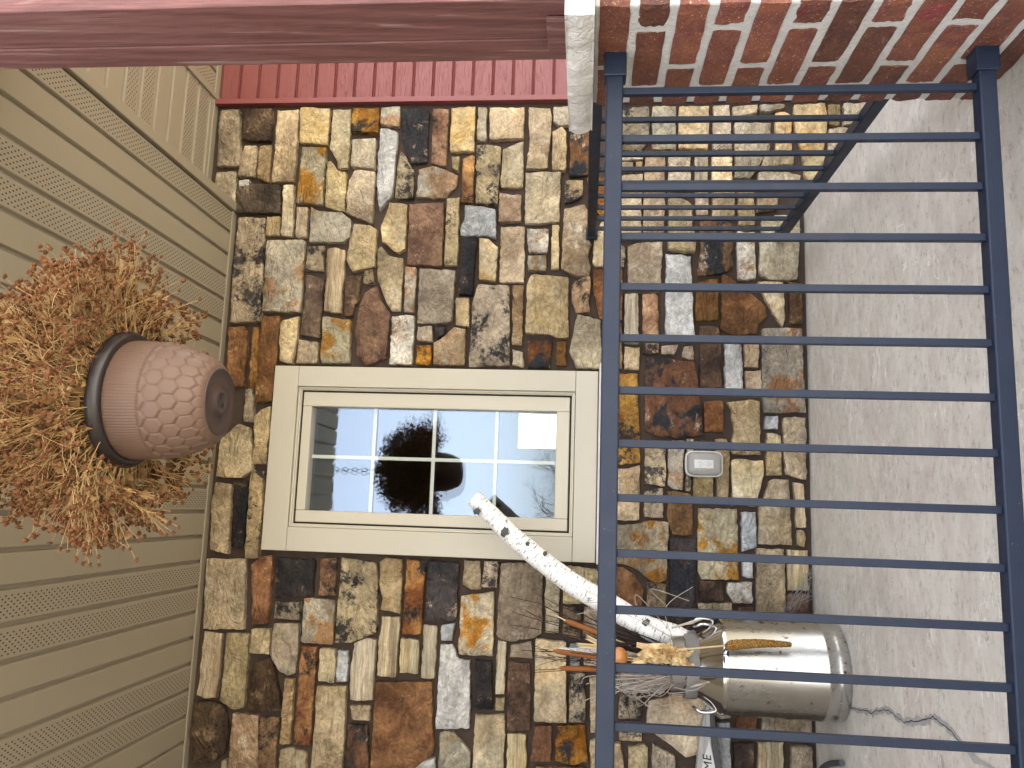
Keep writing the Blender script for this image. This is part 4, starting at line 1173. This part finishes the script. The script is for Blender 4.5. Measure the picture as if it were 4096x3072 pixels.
# raffia
mr = MB()
for i in range(95):
    a = cp(rh.uniform(1340,1420), rh.uniform(850,950), -.06+rh.uniform(-.06,.05)); b = cp(rh.uniform(880,1120), rh.uniform(840,1010), rh.uniform(-.10,.06)); c_ = a.lerp(b,.35)+Vector((rh.gauss(0,.03),rh.gauss(0,.03),rh.gauss(0,.026))); c2_ = a.lerp(b,.75)+Vector((rh.gauss(0,.03),rh.gauss(0,.03),rh.gauss(0,.026)))
    mr.tube(catmull([a,c_,c2_,b],4), rh.uniform(.0009,.0018), 3, False)
for (s_, e_, bow) in (((1395,880),(1590,1075),(1150,1120)),((1390,900),(1220,1150),(1050,1000)),((1400,930),(1520,1000),(1350,1010)),((1380,520),(1560,95),(1330,270)),((1370,480),(1070,250),(1090,170)),((1340,260),(1530,215),(1200,110)),((1380,450),(1650,372),(1500,410)),((1400,960),(1705,915),(1560,990)),((1380,870),(640,935),(800,900)),((1380,890),(740,1200),(900,960)),((1380,900),(630,1075),(800,1020)),((1380,870),(600,930),(700,860)),((1400,540),(560,330),(900,300)),((1400,540),(620,230),(900,260))):
    a, b, c_ = cp(*s_,-.10), cp(*e_,-.12), cp(*bow,-.13)
    mr.tube(catmull([a,c_,b],6), .0014, 4, False)
strap(mr, [cp(1540,960,-RN-.02).lerp(cp(1705,915,-RN-.05),k/5) for k in range(6)], .004, rh)
strap(mr, [cp(1385,448,-RN-.02).lerp(cp(1650,370,-RN-.05),k/5) for k in range(6)], .005, rh)
o = mr.build('raffia', M_RAFFIA, None, tuple(mouth)); stuff(o); tag(o, 'tangled grey dried raffia strands spilling from the milk can mouth', 'raffia')
# millet head hanging in front of the can
Yf = CC.y-RC-.035
ma, mb_ = onY(2048+1840/2.1602, 2304+603/2.1602, Yf), onY(3072+200/2.1602, 2304+595/2.1602, Yf)
mi = thing('millet_head', 'golden brown millet seed head hanging down in front of the milk can', 'millet', tuple(ma))
m = MB(); N = 60; pp = []; rad = []
for i in range(N+1):
    u = i/N; pp.append(ma.lerp(mb_,u)+Vector((.006*math.sin(u*3),0,0))); rad.append(.0185*min(1,(u+.012)*9)**.6*(1-.55*u**1.5)*(1 if u < .985 else .6))
m.tube(pp, rad, 36)
m.v = [tuple(Vector(v)+Vector((rh.gauss(0,.0011),rh.gauss(0,.0011),rh.gauss(0,.0011)))) for v in m.v]
m.build('seed_spike', M_MILLET, mi, tuple(ma))
m = MB(); s0 = cp(1420,650,-RN-.02); m.tube(catmull([mouth+Vector((0,-.03,.04)), s0, cp(1600,625,-RC*.9), ma, ma.lerp(mb_,.1)],5), .0035, 6); m.build('stalk', M_STRAW, mi, tuple(ma))

# ------------------------------------------------------------------ outlet cover
oc = onY(2819,1855,-.075)
out_ = thing('outlet_cover', 'clear plastic weatherproof outlet cover on the stone wall below the window', 'outlet', (oc.x,-.04,oc.z))
w2, h2 = .0575, .082
bx('back_box', M_OBOX, out_, oc.x-w2+.006, oc.x+w2-.006, -.046, .0, oc.z-h2+.006, oc.z+h2-.006, .006, 3)
ot = bx('receptacle', M_OUTLET, out_, oc.x-.019, oc.x+.019, -.056, -.044, oc.z-.042, oc.z+.042, .003, 3)
for dz in (-.019, .019):
    for dx in (-.006, .006): bx('slot', M_SLOT, ot, oc.x+dx-.001, oc.x+dx+.001, -.0575, -.054, oc.z+dz-.005, oc.z+dz+.004, 0)
    m = MB(); m.tube([(oc.x,-.0575,oc.z+dz-.010),(oc.x,-.054,oc.z+dz-.010)], .0022, 8); m.build('slot', M_SLOT, ot, (oc.x,-.05,oc.z+dz))
# domed cover
m = MB(); n = 16; vs = []
def rrect(k, N_, a, b, r):
    t_ = 2*math.pi*k/N_; c_, s_ = math.cos(t_), math.sin(t_); p_ = 5.0
    q = (abs(c_)**p_+abs(s_)**p_)**(-1/p_); return a*c_*q, b*s_*q
N = 48
for sa_, sb_ in ((1.0, .93),):
    fm = MB(); fv = []
    for q_, y_ in ((1.0,-.040),(1.0,-.058),(.965,-.062),(.90,-.062),(.88,-.056)):
        for k in range(N):
            x_, z_ = rrect(k, N, w2*q_, h2*(1-(1-q_)*.75), 0); fv.append((oc.x+x_, y_, oc.z+z_))
    fm.add(fv, [(j*N+k, j*N+(k+1)%N, (j+1)*N+(k+1)%N, (j+1)*N+k)[::-1] for j in range(4) for k in range(N)], True)
    fm.build('flange', M_FROST, out_, (oc.x,-.05,oc.z))
rings = [(.90,.93,-.060),(.84,.89,-.084),(.74,.83,-.094),(.45,.5,-.099),(.02,.02,-.100)]
for sa, sb, y in rings:
    for k in range(N):
        x_, z_ = rrect(k, N, w2*sa, h2*sb, 0); vs.append((oc.x+x_, y - (.006*math.cos(z_/h2*1.5) if y < -.08 else 0), oc.z+z_))
m.add(vs, [(j*N+k, j*N+(k+1)%N, (j+1)*N+(k+1)%N, (j+1)*N+k)[::-1] for j in range(len(rings)-1) for k in range(N)], True)
m.build('cover', M_CLEAR, out_, (oc.x,-.07,oc.z))

# ------------------------------------------------------------------ welcome sign, hung on the wall at the left
def z6(a, b): return (2600+a/3.515, 2600+b/3.515)
YS = -.075
front = [(790,800),(838,800),(850,1100),(860,1300),(890,1480),(930,1700),(985,2100),(620,2100),(655,1660),(690,1300),(745,1000)]
bark = [(838,800),(872,797),(905,900),(930,1100),(950,1300),(985,1480),(1012,1660),(1060,2100),(985,2100),(930,1700),(890,1480),(860,1300),(850,1100)]
sg = thing('wooden_sign', 'grey live-edge wooden welcome sign with dark bark edge, beside the milk can', 'sign', tuple(onY(*z6(900,1700),-.05)))
def slab(poly, y0, y1, name, mat, bev=.003):
    P = [onY(*z6(*p), y0) for p in poly]; n = len(P); m = MB()
    m.add([(p.x,y0,p.z) for p in P]+[(p.x,y1,p.z) for p in P], [tuple(range(n)), tuple(range(2*n-1,n-1,-1))]+[(i,n+i,n+(i+1)%n,(i+1)%n) for i in range(n)])
    o = m.build(name, mat, sg, tuple(P[0]), bev); return o
slab(front, YS, -.042, 'board', M_SIGN)
slab(bark, YS-.004, -.042, 'bark_edge', M_BARK)
slab([(830,1270),(868,1420),(900,1560),(925,1700),(960,2000),(700,2000),(745,1560),(790,1420)], YS-.003, YS+.002, 'light_panel', M_SIGNP, .001)
# letters: upright photo x runs towards photo -y
def letters():
    cu = bpy.data.curves.new('lettering', 'FONT'); cu.body = 'WELCOME'; cu.size = .048; cu.extrude = .0006; cu.shear = .25; cu.space_character = 1.1
    o = bpy.data.objects.new('lettering', cu); COL.objects.link(o)
    dg = bpy.context.evaluated_depsgraph_get(); me = bpy.data.meshes.new_from_object(o.evaluated_get(dg)); bpy.data.objects.remove(o)
    me.materials.clear(); me.materials.append(M_INK)
    xs_ = [v.co.x for v in me.vertices]; w_ = max(xs_)
    a = onY(*z6(850,1455), YS-.005); b = onY(*z6(880,1700), YS-.005)
    ang = math.atan2(a.z-b.z, a.x-b.x)
    o = bpy.data.objects.new('lettering', me); COL.objects.link(o); o.parent = sg
    R_ = Matrix.Rotation(-ang, 4, 'Y') @ Matrix.Rotation(math.pi/2, 4, 'X')
    o.matrix_local = Matrix.Translation(a - WPOS['wooden_sign']) @ R_ @ Matrix.Translation((-w_, 0, 0))
letters()

# ------------------------------------------------------------------ bits on the floor: bent tube, cobweb
t0, t1, t2, t3 = onZ(3368,3052,.012), onZ(3320,3056,.012), onZ(3285,3078,.012), onZ(3270,3130,.012)
m = MB(); m.tube(catmull([t0,t1,t2,t3],5), .011, 12); tag(m.build('bent_tube', M_RUBBER, None, tuple(t0)), 'dark grey bent tube end on the porch floor at the bottom photo edge', 'tube')
mw = MB(); rw = random.Random(4)
wa = [onY(3215,2330,-.05), onY(3235,2385,-.045), onY(3150,2450,-.05), onY(3180,2380,-.06), onY(3250,2280,-.03)]
for i in range(38):
    a, b = rw.sample(wa, 2); j = lambda s_: Vector((rw.gauss(0,s_), rw.gauss(0,s_*.5), rw.gauss(0,s_)))
    a, b = a+j(.014), b+j(.014); mw.tube([a, a.lerp(b,.5)+j(.006), b], .0006, 3, False)
o = mw.build('cobweb', M_WEB, None, tuple(wa[1])); stuff(o); tag(o, 'grey dusty cobweb where the stone wall meets the floor', 'cobweb')

# ------------------------------------------------------------------ bare trees across the lawn (seen mirrored in the glass)
def tree(x, y, h, lab, seed):
    r_ = random.Random(seed); tr_ = thing('bare_tree', lab, 'tree', (x,y,-.45), 'bare trees mirrored in the window')
    mt, mc = MB(), MB()
    mt.tube([(x,y,-.45),(x+.05*h*r_.uniform(-1,1)*.3,y,h*.3),(x+.02*h,y,h*.62)], [h*.03,h*.022,h*.012], 8)
    def grow(p, d, L, r, n):
        q = p+d*L; mc.tube([p, p.lerp(q,.5)+Vector((r_.gauss(0,.03),r_.gauss(0,.03),0))*L, q], [r, r*.8, r*.6], 4, False)
        if n:
            for i in range(3 if n > 1 else 4):
                d2 = (d+Vector((r_.gauss(0,.55),r_.gauss(0,.55),r_.gauss(.12,.35)))).normalized(); grow(p.lerp(q, r_.uniform(.45,1)), d2, L*r_.uniform(.55,.8), r*.55, n-1)
    for i in range(9):
        z = h*r_.uniform(.22,.6); a = r_.uniform(0,6.28)
        grow(Vector((x,y,z)), Vector((math.cos(a)*.7,math.sin(a)*.7,.6)).normalized(), h*r_.uniform(.18,.3), h*.010, 3)
    mt.build('trunk', M_TREE, tr_, (x,y,-.45)); mc.build('crown', M_TREE, tr_, (x,y,-.45))
def mirrored(px, py, dist):      # place in front of the house seen in the glass at that pixel
    v = ray(px, py); p = CAM + v*((2*D+dist)/v.y); return p.x, -(D+dist)
x_, y_ = mirrored(2215, 2060, 34); tree(x_, y_, 4.4, 'dark bare tree mirrored in the glass pane beside the birch branch', 1)
x_, y_ = mirrored(2215, 1890, 46); tree(x_, y_, 4.8, 'dark bare tree mirrored at the end of the long grille bar', 2)
x_, y_ = mirrored(2215, 1700, 30); tree(x_, y_, 3.6, 'bare tree mirrored over the bright white patch in the window', 3)
